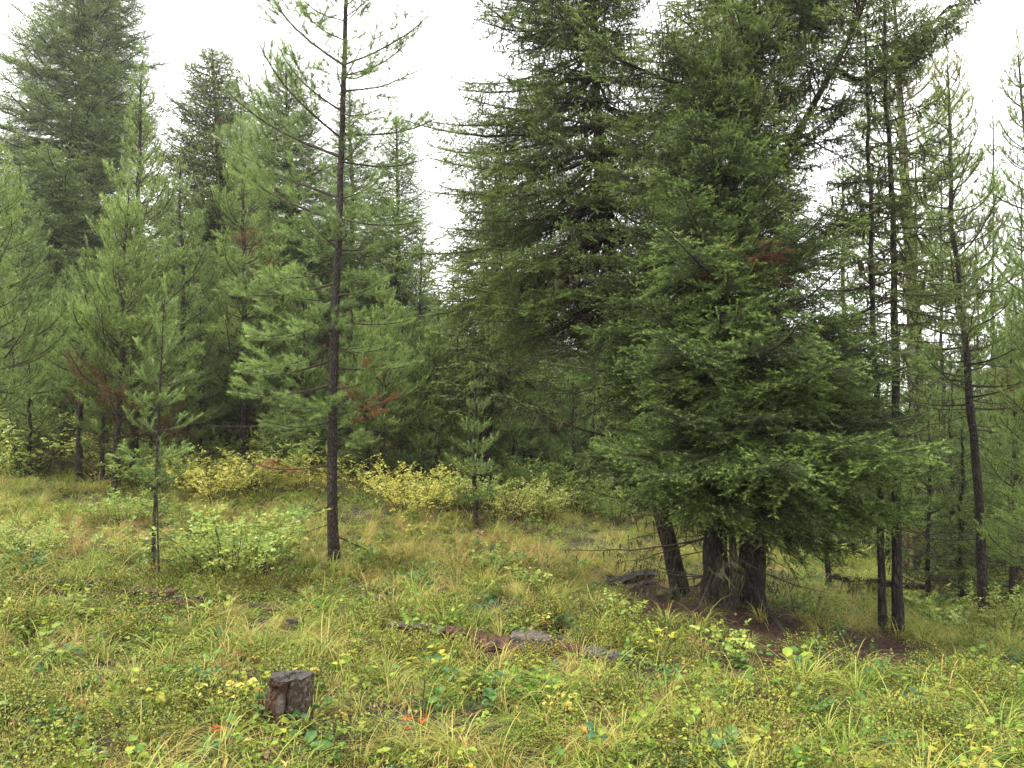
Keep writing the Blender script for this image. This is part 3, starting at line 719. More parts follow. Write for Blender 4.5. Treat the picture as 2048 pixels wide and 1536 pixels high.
for (bx,tx_,ty,Y,Rm,wh,fir,lab) in ((60,64,700,14.5,.6,8,0,"low bright young pine in front of the thicket at the far left"),(205,208,690,14,.55,8,0,"bright young pine with low limbs between the thin trunks of the left thicket"),
        (300,298,640,15,.7,9,0,"young pine right of the dark straight trunk in the left thicket"),(345,345,560,16,.8,10,0,"young pine filling behind the slender foreground pine"),(400,402,600,17,.85,9,0,"young pine in the shaded gap before the dark fir foot"),
        (455,452,720,17.5,.6,7,1,"small fir at the edge of the shrub bank, below the dark firs"),(520,520,640,17.5,.85,9,0,"young pine behind the back shrubs left of the open pine"),(610,606,560,17,.9,10,0,"bright young pine directly left of the open pine"),
        (705,702,600,17.5,.8,10,0,"young pine partly hidden behind the open pine's trunk"),(735,737,660,16,.65,9,0,"leafy young pine just behind the yellow shrubs"),(805,806,640,17,.7,9,0,"young bright pine amid the trunks right of the open pine"),
        (915,914,640,18,.75,9,0,"young pine at the foot of the gap, left of the leaning dark trunk"),(1000,1000,730,21,.8,8,0,"small pine behind the bluish pine near the middle"),(1190,1190,700,19.5,.9,9,1,"bushy fir at the left back of the fir clump"),
        (1835,1832,300,15,1.0,0,1,"slender shaggy fir just left of the grey trunk"),(1880,1882,330,14.5,1.0,15,0,"slender bright pine between the grey trunk and the slim leaning pine"),(1925,1928,420,17,1.1,14,0,"pine behind the slim leaning pine"),
        (1990,1985,230,17,1.3,16,0,"yellowish green pine rising behind the right edge pines"),(2035,2030,560,14,1.0,11,0,"dense young pine at the right edge behind the bright one"),(1775,1772,640,18,1.2,0,1,"shaggy fir behind the two dark slender trunks"),
        (1905,1905,760,14,.9,0,1,"low bushy fir between the grey trunk and the slim leaning pine"),(1980,1980,800,15,.9,0,1,"low bushy fir beside the slim leaning pine's lower trunk"),(1600,1602,700,19,1.2,0,1,"low fir seen through the gap behind the clump"),(1860,1858,820,12.5,.7,8,0,"low young pine at the foot of the grey trunk"),(1925,1924,860,12.2,.7,0,1,"small fir left of the slim leaning pine's foot"),(2025,2022,700,11.5,.8,10,0,"soft young pine filling the lower right edge"),(1815,1812,600,16.5,.8,11,0,"feathery pine just right of the slender dark pair"),(1955,1950,480,19,1.0,13,0,"hazy pine straight behind the slim leaning pine"),(2050,2044,380,16,1.1,14,0,"tall soft pine cut by the right edge, behind the sparse bluish one")):
    if fir: wall('fir_tree',lab,bx,(tx_,ty),Y,.05,FIR_F,75,.06,Rm,900+bx,FP,el(-8,38),M_FBARK,bare=10)
    else: wall('pine_tree',lab,bx,(tx_,ty),Y,.04,PINEY_F if bx%2 else PINE_F,50,.06,Rm,900+bx,PP,el(4,50),whorl=wh,dead=lambda az,u,g:.8 if (u<.2 and g.random()<.25) else 0.)
# --- background trees: a few kinds copied
BK=[]
def kind(name,lab,lib,n,h0,Rm,prof,ev,bark,seed,**k):
    b=base_at(200+len(BK)*40,62)
    t=make_tree(name,lab,"pine tree" if 'pine' in name else "fir tree",b,[b,b+Vector((.1,0,4)),b+Vector((.15,.1,9))],.12,.02,lib,n,h0,prof,ev,Rm,bark,seed,sides=7,rings=16,wob=.01,**k)
    BK.append(t); return t
lab_f="green fir crowding the background"
lab_o="shaggy dark fir in the shaded background"
lab_p="slim bright pine in the background stand"
kind('background_fir',lab_f,FIR_B,285,.10,2.44,FP,el(-8,38),M_FBARK,201)
kind('background_fir',lab_f,FIR_B,247,.15,1.95,FP,el(-8,40),M_FBARK,202)
kind('background_fir',lab_o,OLD_F,247,.15,2.32,FP,el(-14,30),M_FBARK,203)
kind('background_fir',lab_o,OLD_F,209,.22,1.95,FP,el(-14,30),M_FBARK,204)
kind('background_pine',lab_p,PINE_B,247,.22,1.59,PP,el(5,48),M_PBARK,205,whorl=14)
kind('background_pine',lab_p,PINE_B,209,.30,1.34,PP,el(5,48),M_PBARK,206,whorl=12)
SKX=[-500,0,330,500,640,740,800,860,920,1000,1200,1400,1600,1750,1880,2048,2600]
SKY=[420,420,380,330,380,420,500,640,640,600,560,560,650,640,640,600,450]
def region(px):
    for lim,t in ((330,"behind the left pine thicket"),(650,"left of the open pine"),(900,"between the open pine and the sky gap"),(1260,"between the sky gap and the fir clump"),(1650,"behind the big fir clump"),(9999,"right of the big fir clump")):
        if px<lim: return t
gb=np.random.default_rng(99)
used=set()
GF="background firs crowding the view"; GO="shaggy background firs in shade"; GP="slim background pines"
for i in range(150):
    px=-220+2480*((i*.618034)%1.); Y=gb.uniform(22,46) if i%3 else gb.uniform(21,30)
    if Y<26 and (900<px<1000 or 1600<px<1760): Y+=9
    if px>1250 and i%2: k=gb.choice([2,3,5])
    else: k=gb.choice([0,1,2,4,5,4])
    sk=np.interp(px,SKX,SKY)+gb.uniform(0,230)
    b=base_at(px,Y); top=at(px,sk,Y); H=max(top.z-b.z,2.2); sc=H/9.
    lab,gr=[(lab_f,GF),(lab_f,GF),(lab_o,GO),(lab_o,GO),(lab_p,GP),(lab_p,GP)][k]; lab+=' '+region(px); gr+=', '+region(px)
    if k not in used: o=BK[k]; o.location=b; o.rotation_euler=(0,0,gb.uniform(0,6)); o.scale=(sc,)*3; o['group']=gr; o['label']=lab; used.add(k)
    else: copy_tree(BK[k],b,gb.uniform(0,6.28),sc,lab,gr)
for k,t in enumerate(BK):
    if k not in used: t.location=base_at(100+200*k,40)
# thicket of young pines and firs filling under the wall
BKS=[]
for k,(nm,lab,lib,n,h0,Rm,pr,ev,bk) in enumerate((('young_pine',"young pine in the undergrowth thicket beneath the taller trees",PINE_F,102,.06,0.92,PP,el(0,48),M_PBARK),
        ('young_pine',"young pine in the undergrowth thicket beneath the taller trees",PINEY_F,95,.10,0.79,PP,el(0,48),M_PBARK),
        ('young_fir',"low young fir in the undergrowth thicket beneath the taller trees",FIR_F,106,.04,0.98,FP,el(-8,38),M_FBARK))):
    b=base_at(300+k*50,30)
    BKS.append(make_tree(nm,lab,"young tree",b,[b,b+Vector((.02,0,1.2)),b+Vector((.03,.02,2.6))],.03,.006,lib,n,h0,pr,ev,Rm,bk,seed=300+k,sides=6,rings=10,wob=.004,whorl=8 if 'pine' in nm else 0,group="young trees of the thicket"))
used=set()
for i in range(120):
    px=-100+2250*((i*.618034+.31)%1.); Y=gb.uniform(15.5,24)
    if 1600<px<1780 and Y<23: continue
    if px>1230 and Y<19: Y+=5
    if 900<px<1230 and Y<20: Y+=3
    k=int(gb.choice([0,1,2,0,2])); b=base_at(px,Y); sc=gb.uniform(.5,1.35)
    lab=('young pine','young pine','low young fir')[k]+' in the undergrowth '+region(px); gr=('young pines','young pines','young firs')[k]+' '+region(px)
    if k not in used: o=BKS[k]; o.location=b; o.scale=(sc,)*3; o['label']=lab; o['group']=gr; used.add(k)
    else: copy_tree(BKS[k],b,gb.uniform(0,6.28),sc,lab,gr)
# the far wood, one mass
far=[]
for s_ in range(3):
    g=np.random.default_rng(400+s_); mb=MB(); H=9.
    strips(mb,[[0,0,-.3]],[[0,0,H]],.14,.4,0)
    n=420; u=g.random(n)**.8; az=g.random(n)*6.283; r=(1-u)*2.1*g.random(n)**.5
    p=np.stack([np.cos(az)*r,np.sin(az)*r,.6+u*(H-.6)],1); d=np.stack([np.cos(az),np.sin(az),g.normal(size=n)*.3],1)
    needles(mb,g,p,d,np.full(n,.5),26,.22,.06,R(60),.45+.1*g.normal(size=n),1)
    far.append(mb.mesh("far_shape",[M_TWIG,M_FIR]))
FARL=Lib("far_wood",[(1.,m_) for m_ in far])
n=420; fy=gb.uniform(44,80,n); fx=gb.uniform(-1,1,n)*fy*.95
fs=gb.uniform(.6,1.0,n)*(np.where(np.abs(fx/fy-.42)<.25,.55,.9))
o=cloud('distant_wood',FARL.ng,np.stack([fx,fy,ground(fx,fy)],1),np.stack([np.zeros(n),np.zeros(n),gb.random(n)*6.28],1),fs,gb.integers(0,3,n)); tag(o,"far conifer wood closing the view between the trunks",kind='stuff')

# ------------------------------------------------------------------ logs, stumps
def wood_mat(name,c0,c1,c2,scale=9,rough=.8,spec=.3):
    m,nt,out=nodes_of(name); N,L=nt.nodes,nt.links
    tc=N.new("ShaderNodeTexCoord"); mp=N.new("ShaderNodeMapping"); mp.inputs["Scale"].default_value=(1,1,1)
    L.new(tc.outputs["Object"],mp.inputs[0])
    n1=N.new("ShaderNodeTexNoise"); n1.inputs["Scale"].default_value=scale; n1.inputs["Detail"].default_value=8; n1.inputs["Roughness"].default_value=.75; n1.inputs["Distortion"].default_value=.6
    n2=N.new("ShaderNodeTexNoise"); n2.inputs["Scale"].default_value=scale*7; n2.inputs["Detail"].default_value=4
    L.new(mp.outputs[0],n1.inputs[0]); L.new(mp.outputs[0],n2.inputs[0])
    rp=ramp(nt,[(.33,c0),(.52,c1),(.68,c2)]); L.new(n1.outputs[0],rp.inputs[0])
    ad=N.new("ShaderNodeMath"); ad.operation='ADD'; L.new(n1.outputs[0],ad.inputs[0]); L.new(n2.outputs[0],ad.inputs[1])
    bp=N.new("ShaderNodeBump"); bp.inputs["Strength"].default_value=.9; bp.inputs["Distance"].default_value=.012; L.new(ad.outputs[0],bp.inputs["Height"])
    pb=N.new("ShaderNodeBsdfPrincipled"); pb.inputs["Roughness"].default_value=rough; pb.inputs["Specular IOR Level"].default_value=spec
    L.new(rp.outputs[0],pb.inputs["Base Color"]); L.new(bp.outputs[0],pb.inputs["Normal"]); L.new(pb.outputs[0],out.inputs[0])
    return m
M_ROT=wood_mat("rotten_red_wood",(.014,.008,.005),(.052,.023,.012),(.13,.058,.028),13,.7,.3)
M_GREY=wood_mat("weathered_grey_wood",(.022,.016,.012),(.062,.050,.041),(.14,.12,.10),9,.75)
M_CHAR=wood_mat("charred_wood",(.006,.005,.004),(.018,.014,.011),(.05,.035,.025),10,.8)
M_STB=wood_mat("mottled_stump_bark",(.012,.008,.006),(.052,.034,.022),(.22,.19,.13),34,.85)
M_CUT=wood_mat("dark_wet_cut_wood",(.012,.010,.008),(.045,.036,.029),(.12,.10,.085),16,.5,.4)
def add_rings(m):
    nt=m.node_tree; N,L=nt.nodes,nt.links
    pb=[n for n in N if n.type=='BSDF_PRINCIPLED'][0]; src=pb.inputs["Base Color"].links[0].from_socket
    tc=[n for n in N if n.type=='TEX_COORD'][0]
    w=N.new("ShaderNodeTexWave"); w.wave_type='RINGS'; w.rings_direction='Z'; w.inputs["Scale"].default_value=26; w.inputs["Distortion"].default_value=3; w.inputs["Detail"].default_value=3
    L.new(tc.outputs["Object"],w.inputs[0])
    mx=N.new("ShaderNodeMix"); mx.data_type='RGBA'; mx.blend_type='MULTIPLY'; mx.inputs[0].default_value=.6
    L.new(src,mx.inputs[6]); L.new(w.outputs[0],mx.inputs[7]); L.new(mx.outputs[2],pb.inputs["Base Color"])
add_rings(M_CUT)

def make_stump(loc,r,h,label,lean,seed,rot_side=True):
    g=np.random.default_rng(seed)
    root=empty('tree_stump',loc,label,"stump")
    S,K=56,16
    th=np.linspace(0,2*math.pi,S,endpoint=False); zz=np.linspace(-.08,h,K)
    prof=1+.10*np.sin(th*3+1)+.05*np.sin(th*7)+g.normal(size=S)*.018
    notch=np.zeros(S)
    if rot_side:
        d=np.angle(np.exp(1j*(th-R(236)))); notch=np.exp(-(d/.80)**4)         # front left, rotted away
        d2=np.angle(np.exp(1j*(th-R(284)))); crack=np.exp(-(d2/.10)**2)
    V=[]
    for k,z in enumerate(zz):
        u=(z+.08)/(h+.08)
        rr=r*(1.15-.19*u+.42*math.exp(-u*6)*(1+.35*np.sin(th*4+.7)))*prof*(1+g.normal(size=S)*.012)
        if rot_side: rr=rr*(1-.26*notch*(math.sin(min(1,u*1.05)*math.pi)**.5)*(u<.93)-.28*crack*(u<.95))*(1+.03*notch*g.normal(size=S))
        V.append(np.stack([np.cos(th)*rr+lean[0]*u*h,np.sin(th)*rr+lean[1]*u*h,np.full(S,z)+(.005*np.sin(th*2+.4)+.003*np.sin(th*5)+g.normal(size=S)*.002-.10*r*np.sin(th+.5)*0)*(u>.99)],1))
    V=np.array(V); V2=V.reshape(-1,3)
    i=np.arange(K-1)[:,None]*S; j=np.arange(S)[None,:]; k2=(j+1)%S
    A,B,C,D=[(q).ravel() for q in (i+j,i+k2,i+S+k2,i+S+j)]
    isrot=np.tile((notch>.45),K-1)
    mb=MB()
    T1=np.stack([A,B,C],1);T2=np.stack([A,C,D],1)
    mb.add(V2,np.concatenate([T1[~isrot],T2[~isrot]]),.5,0)
    link('bark',mb.mesh('bark',[M_STB],False),root)
    if rot_side:
        mb=MB(); mb.add(V2,np.concatenate([T1[isrot],T2[isrot]]),.5,0)
        link('rotten_wood',mb.mesh('rotten_wood',[M_ROT],False),root)['kind']='stuff'
        # loose splinters standing out of the rotten face
        mb=MB(); n=26
        a=R(236)+g.normal(size=n)*.5; rr=r*.98
        p=np.stack([np.cos(a)*rr,np.sin(a)*rr,g.uniform(-.02,h*.45,n)],1); q=p*np.array([1.02,1.02,1])+np.stack([g.normal(size=n)*.006,g.normal(size=n)*.006,g.uniform(.05,.12,n)],1)
        strips(mb,p,q,.004+.003*g.random(n),.5,0); link('splinters',mb.mesh('splinters',[M_ROT]),root)['kind']='stuff'
        mb=MB(); a=R(282)
        c=np.array([math.cos(a)*r*.97,math.sin(a)*r*.97,h*.50]); 
        tt=np.linspace(0,2*math.pi,12,endpoint=False)
        sx=np.array([-math.sin(a),math.cos(a),0]); up=np.array([0.12,0,1.]);
        rim=[c+sx*math.cos(t_)*.026+up*math.sin(t_)*.075*(1+.2*math.cos(t_)) for t_ in tt]
        Vv=np.array(rim+[c+np.array([math.cos(a),math.sin(a),0])*.014]); Tt=[[i_,(i_+1)%12,12] for i_ in range(12)]
        mb.add(Vv,Tt,.5,0); link('pale_scar',mb.mesh('pale_scar',[M_GREY]),root)
    top=V[-1]; c=top.mean(0)
    mb=MB(); rings=[top*1.0]
    W=[top+np.array([0,0,.002])]
    for f in (.85,.65,.4,.2): W.append(c+(top-c)*f+np.stack([np.zeros(S),np.zeros(S),g.normal(size=S)*.005-.006*(1-f)],1))
    W=np.array(W); n=len(W); i=np.arange(n-1)[:,None]*S
    A,B,C,D=[(q).ravel() for q in (i+j,i+k2,i+S+k2,i+S+j)]
    Wf=np.concatenate([W.reshape(-1,3),[W[-1].mean(0)]])
    T=np.concatenate([np.stack([A,B,C],1),np.stack([A,C,D],1),np.stack([(n-1)*S+j[0],(n-1)*S+k2[0],np.full(S,n*S)],1)])
    mb.add(Wf,T,.5,0); link('cut_top',mb.mesh('cut_top',[M_CUT],False),root)
    return root
sb_=hit(562,1452)
make_stump(sb_,.124,.28,"big cut stump with dark wet top and rotten red front in the foreground grass",(.16,-.02),5)
make_stump(hit(588,1262),.070,.085,"small low dark stump half hidden in low shrubs beyond the big cut stump",(.02,0),6,False)

def log_piece(root,name,a,b,r,mat,seed,flat=.75,rough=.10,lift=.02,label=None,sides=14):
    g=np.random.default_rng(seed)
    a=Vector(a);b=Vector(b); n=22; pts=[]
    for i in range(n):
        t=i/(n-1); p=a.lerp(b,t); z=gz(p.x,p.y)+lift+.025
        pts.append([p.x-root.location.x,p.y-root.location.y,z-root.location.z+g.normal()*.006])
    mb=MB(); rr=r*(1+.12*np.sin(np.linspace(0,7,n)+seed)); rr=rr*np.clip(np.minimum(np.linspace(.8,6,n),np.linspace(6,.75,n)),0,1)
    tube(mb,np.array(pts),rr,sides,.5,0,rough,True,seed,.10)
    v=mb.v[0]; c=np.repeat(np.array(pts),sides,0); v[:n*sides,2]=c[:,2]+(v[:n*sides,2]-c[:,2])*flat
    o=link(name,mb.mesh(name,[mat],False),root)
    if label:o['label']=label
    return o
A=hit(775,1262);B=hit(1245,1322)
lg=empty('rotten_log',A.lerp(B,.5),"long rotten log broken into grey and reddish pieces lying across the grass in front","log")
def ab(px,py): return hit(px,py)
log_piece(lg,'wood_piece',ab(778,1262),ab(900,1274),.040,M_GREY,1,label="thin weathered end of the log")
log_piece(lg,'wood_piece',ab(885,1275),ab(965,1287),.060,M_ROT,2,label="crumbling orange brown piece")
log_piece(lg,'wood_piece',ab(940,1292),ab(1060,1302),.085,M_ROT,3,lift=0.,label="sunken red rotten middle")
log_piece(lg,'wood_piece',ab(1026,1300),ab(1108,1310),.088,M_GREY,4,lift=.055,flat=.8,rough=.03,label="smooth grey rounded piece")
log_piece(lg,'wood_piece',ab(1100,1308),ab(1180,1318),.062,M_ROT,5,lift=.02,label="dark red split piece")
log_piece(lg,'wood_piece',ab(1168,1318),ab(1262,1330),.060,M_GREY,6,lift=.02,label="splintered brown grey end")
A=hit(85,1172);B=hit(410,1205)
lg=empty('rotten_log',A.lerp(B,.5),"collapsed reddish rotten log sunk in plants at the left, below the slender young pine","log")
log_piece(lg,'wood_piece',ab(30,1168),ab(150,1172),.05,M_CHAR,11,.5); log_piece(lg,'wood_piece',ab(120,1172),ab(230,1176),.055,M_ROT,12,.6)
log_piece(lg,'wood_piece',ab(250,1196),ab(345,1202),.06,M_ROT,13,.5,lift=.04); log_piece(lg,'wood_piece',ab(300,1216),ab(400,1218),.05,M_ROT,14,.5); log_piece(lg,'wood_piece',ab(345,1205),ab(420,1208),.035,M_GREY,15,.5)
log_piece(lg,'wood_piece',ab(500,1222),ab(580,1232),.04,M_ROT,16,.5)
A=hit(1225,1180);B=hit(1312,1158)
lg=empty('charred_log',A.lerp(B,.5),"short charred black log piece lying left of the big fir trunks","log")
log_piece(lg,'wood_piece',A,B,.075,M_CHAR,21,.75,.05,.05,sides=5); log_piece(lg,'wood_piece',hit(1255,1184),hit(1308,1172),.03,M_ROT,22,.7,.1,.02)
A=hit(1660,1172);B=hit(1870,1195)
lg=empty('fallen_log',A.lerp(B,.5),"thin dark fallen log lying across the sunlit gap right of the fir clump","log")
log_piece(lg,'wood_piece',A,B,.055,M_CHAR,23,1.,.05,.14)
A=hit(1500,1215);B=hit(1585,1300)
lg=empty('fallen_branch',A.lerp(B,.5),"pale grey fallen limb leaning from the fir trunks onto the brown needle litter","log")
mb=MB(); q=[np.array(at(1490,1160,8.75)),np.array(at(1530,1215,8.4)),np.array(hit(1588,1292))+[0,0,.02]]
tube(mb,stem_curve(lg.location,q,20),np.linspace(.036,.014,20),9,.5,0,.08,True,3); link('limb',mb.mesh('limb',[M_PBARK],True),lg)
# sticks in the grass
gs=np.random.default_rng(77)
for (a,b_,rr,zz,lab) in (((-10,1385),(105,1462),.008,.10,"thin dark curved stick poking from the plants at the left edge"),((60,1370),(128,1325),.006,.16,"thin dark twig rising between blue green leaves near the left edge"),
        ((960,1330),(957,1255),.005,.0,"thin dark upright dead stalk in front of the rotten log"),((845,1480),(848,1355),.005,0,"pair like thin brown upright stalk in the middle foreground grass"),
        ((1395,1195),(1440,1215),.012,.06,"small grey root stick at the foot of the fir trunks"),((1560,1150),(1590,1230),.012,.3,"thin dark leaning dead stick right of the fir trunks"),
        ((1700,1330),(1760,1300),.006,.06,"pale thin twig on the shaded litter right of the firs"),((790,1140),(825,1165),.007,.22,"short brown bent dead sapling in the grass right of the open pine")):
    A=hit(*a); 
    if abs(a[0]-b_[0])<10: B=at(b_[0],b_[1],A.y)
    else: B=hit(*b_)
    mb=MB(); mid=(np.array(A)+np.array(B))/2+np.array([0,0,zz]); cv=stem_curve(A,[A,mid,B],12,.002,gs)
    tube(mb,cv,np.linspace(rr,rr*.5,12),5,.5,0,.05,True,1)
    for k in range(3):
        p=cv[gs.integers(3,10)]; strips(mb,[p],[p+gs.normal(size=3)*.04+[0,0,.03]],rr*.4,.5,0)
    tag(link('dead_twig',mb.mesh('dead_twig',[M_TWIG]),None,A),lab,"twig")

# ------------------------------------------------------------------ leafy plants
def leaves(mb,g,p,d,nrm,l,w,tint,mat=0,fold=.25,lod=0):
    p=np.asarray(p,float);n=len(p);d=unit(d);s=unit(np.cross(d,nrm));u=np.cross(s,d)
    l=np.broadcast_to(l,(n,))[:,None];w=np.broadcast_to(w,(n,))[:,None]/2
    t=np.broadcast_to(tint,(n,))
    if lod:
        V=np.stack([p,p+d*l*.5+s*w+u*w*fold,p+d*l,p+d*l*.5-s*w+u*w*fold],1).reshape(-1,3)
        b=np.arange(n)[:,None]*4; T=np.concatenate([b+[[0,1,2]],b+[[0,2,3]]]); mb.add(V,T,np.repeat(t,4),mat); return
    bend=-.12*l
    V=np.stack([p,p+d*l*.5,p+d*l+u*bend,p+d*l*.22+s*w*.8+u*w*fold,p+d*l*.62+s*w*.92+u*w*fold,p+d*l*.22-s*w*.8+u*w*fold,p+d*l*.62-s*w*.92+u*w*fold],1).reshape(-1,3)
    b=np.arange(n)[:,None]*7
    T=np.concatenate([b+[[0,1,3]],b+[[3,1,4]],b+[[4,1,2]],b+[[0,5,1]],b+[[5,6,1]],b+[[6,2,1]]])
    tt=np.stack([t-.05,t-.08,t+.03,t,t,t,t],1).ravel()
    mb.add(V,T,tt,mat)
M_GRASS=leaf_mat("grass_blade",[(0,(.17,.08,.028)),(.2,(.40,.28,.11)),(.4,(.40,.345,.105)),(.6,(.25,.30,.052)),(.8,(.12,.20,.026)),(1,(.06,.12,.014))],.65,.36,.42,.15)
M_HERB=leaf_mat("herb_leaf",[(0,(.16,.07,.025)),(.12,(.38,.31,.045)),(.32,(.27,.33,.042)),(.55,(.13,.22,.028)),(.8,(.065,.145,.032)),(1,(.05,.125,.055))],.5,.38,.38,.25)
M_BILB=leaf_mat("bilberry_leaf",[(0,(.20,.06,.02)),(.15,(.30,.28,.035)),(.5,(.18,.24,.032)),(.8,(.08,.15,.022)),(1,(.04,.085,.014))],.5,.35,.35,.25)
M_YEL=leaf_mat("yellow_shrub_leaf",[(0,(.45,.25,.04)),(.3,(.55,.48,.10)),(.6,(.40,.42,.09)),(1,(.15,.23,.06))],.42,.42,.08,.35)
M_SHR=leaf_mat("shrub_leaf",[(0,(.42,.34,.07)),(.3,(.36,.42,.09)),(.55,(.22,.33,.07)),(.8,(.12,.22,.05)),(1,(.07,.15,.06))],.4,.42,.08,.4)
M_STEM=bark_mat("shrub_stem",(.03,.015,.01),(.07,.035,.022),(.12,.07,.045),40,.5,.1)
M_RED=leaf_mat("red_leaf",[(0,(.55,.05,.02)),(1,(.62,.14,.03))],.4,.4,.1,.4)
M_DRY=leaf_mat("dry_leaf",[(0,(.06,.03,.018)),(.5,(.16,.09,.05)),(1,(.36,.27,.10))],.6,.15,.4,.3)

def blades(mb,g,n,l0,l1,w,spread,tint,lean=0.,comb=None,seg=5,base_r=.05):
    az=g.random(n)*6.283
    if comb is not None: az=np.where(g.random(n)<.6,comb+g.normal(size=n)*.5,az)
    h=np.stack([np.cos(az),np.sin(az),np.zeros(n)],1)
    l=g.uniform(l0,l1,n); p0=h*g.random((n,1))*base_r
    e0=R(78)-g.random(n)*spread; bend=g.uniform(1.2,2.6,n)
    pts=[p0];cur=p0.copy()
    for k in range(seg):
        e=e0-bend*((k+.5)/seg)**1.3
        cur=cur+(h*np.cos(e)[:,None]+np.array([0,0,1.])*np.sin(e)[:,None])*(l/seg)[:,None]
        pts.append(cur.copy())
    side=np.stack([-h[:,1],h[:,0],np.zeros(n)],1); ww=w*g.uniform(.7,1.3,n)[:,None]/2
    rows=[]
    for k,p in enumerate(pts[:-1]):
        f=(1-(k/seg)**2*.7); rows+= [p-side*ww*f,p+side*ww*f]
    rows.append(pts[-1])
    V=np.stack(rows,1).reshape(-1,3); m_=2*seg+1; b=np.arange(n)[:,None]*m_; T=[]
    for k in range(seg-1):
        T.append(b+[[2*k,2*k+1,2*k+3]]);T.append(b+[[2*k,2*k+3,2*k+2]])
    T.append(b+[[2*seg-2,2*seg-1,2*seg]])
    tn=np.repeat(np.clip(tint+g.normal(size=n)*.13,0,1),m_)
    mb.add(V,np.concatenate(T),tn,0)
def grass_tuft(seed,n,l0,l1,tint,spread=.6,w=.0045,comb=None,r=.05):
    g=np.random.default_rng(seed);mb=MB();blades(mb,g,n,l0,l1,w,spread,tint,comb=comb,base_r=r)
    k=max(n//6,2); blades(mb,g,k,l0*.8,l1*.9,w*.9,spread*1.4,.15,comb=comb,base_r=r)
    return mb.mesh("tuft_shape",[M_GRASS])
def bilberry(seed,h=.24,n=26,tint=.5,ls=.019):
    g=np.random.default_rng(seed);mb=MB();ta=[];tb=[];P_=[];D_=[]
    for i in range(n):
        az=g.random()*6.28;r=.10*g.random(); b=np.array([math.cos(az)*r,math.sin(az)*r,-.02]); d=unit(np.array([math.cos(az)*.45,math.sin(az)*.45,1.])+g.normal(size=3)*.2); l=h*g.uniform(.5,1.1)
        e=b+d*l; ta.append(b);tb.append(e)
        for _ in range(3):
            t=g.uniform(.35,.9); c=b+d*l*t; d2=unit(d+g.normal(size=3)*.6); l2=l*.3; ta.append(c);tb.append(c+d2*l2)
            for q in np.linspace(.25,1,3): P_.append(c+d2*l2*q);D_.append(d2)
        for q in np.linspace(.4,1,4): P_.append(b+d*l*q);D_.append(d)
    strips(mb,np.array(ta),np.array(tb),.0012,.3,0)
    P_=np.array(P_);D_=np.array(D_);k=len(P_)
    d=unit(D_*.5+g.normal(size=(k,3))*[1,1,.4]); nr=unit(g.normal(size=(k,3))*.5+[0,0,1])
    leaves(mb,g,P_,d,nr,ls*g.uniform(.7,1.3,k),ls*.65,np.clip(tint+g.normal(size=k)*.16,0,1),1,lod=1)
    return mb.mesh("bilberry_shape",[M_STEM,M_BILB])
def herb(seed,h,n,ls,tint,round_=.8,per=5,mat=None):
    g=np.random.default_rng(seed);mb=MB();ta=[];tb=[];P_=[];D_=[]
    for i in range(n):
        az=g.random()*6.28; r=.06*g.random(); b=np.array([math.cos(az)*r,math.sin(az)*r,-.02]); d=unit(np.array([math.cos(az)*.5,math.sin(az)*.5,1.])); l=h*g.uniform(.5,1.15); e=b+d*l; ta.append(b);tb.append(e)
        for k in range(per):
            a2=k*2.4+g.normal()*.4; t=g.uniform(.45,1.) if k else 1.
            P_.append(b+d*l*t); D_.append([math.cos(a2),math.sin(a2),g.normal()*.25+.1])
    strips(mb,np.array(ta),np.array(tb),.0016,.3,0)
    P_=np.array(P_);D_=unit(np.array(D_));k=len(P_)
    leaves(mb,g,P_+D_*ls*.2,D_,unit(g.normal(size=(k,3))*.3+[0,0,1]),ls*g.uniform(.6,1.2,k),ls*round_*g.uniform(.8,1.1,k),np.clip(tint+g.normal(size=k)*.10,0,1),1)
    return mb.mesh("herb_shape",[M_STEM,mat or M_HERB])
def litter_bits(seed,twigs=6,lv=8):
    g=np.random.default_rng(seed);mb=MB()
    p=g.normal(size=(twigs,3))*[.12,.12,.0]+[0,0,.012]; d=g.normal(size=(twigs,3))*[1,1,.12]
    strips(mb,p,p+unit(d)*g.uniform(.05,.22,(twigs,1)),.0025,.4,0)
    p=g.normal(size=(lv,3))*[.13,.13,.0]+[0,0,.015]
    leaves(mb,g,p,g.normal(size=(lv,3))*[1,1,.3],unit(g.normal(size=(lv,3))*.5+[0,0,1]),g.uniform(.02,.05,lv),.022,g.random(lv),1)
    return mb.mesh("litter_shape",[M_TWIG,M_DRY])
def needle_litter(seed):
    g=np.random.default_rng(seed);mb=MB(); n=150
    p=g.normal(size=(n,3))*[.12,.12,.006]+[0,0,.012]; d=g.normal(size=(n,3))*[1,1,.2]; s=unit(np.cross(d,[0,0,1.]))*.0016
    V=np.stack([p-s,p+s,p+unit(d)*.035],1).reshape(-1,3); mb.add(V,np.arange(n*3).reshape(-1,3),np.repeat(g.random(n)*.6,3),0)
    strips(mb,p[:5],p[:5]+unit(d[:5])*.14,.002,.4,1)
    return mb.mesh("needle_litter_shape",[M_DRYN,M_TWIG])
M_DRYN=leaf_mat("dead_needle",[(0,(.030,.014,.009)),(.5,(.080,.038,.021)),(1,(.17,.10,.055))],.7,.1,.4,.2)

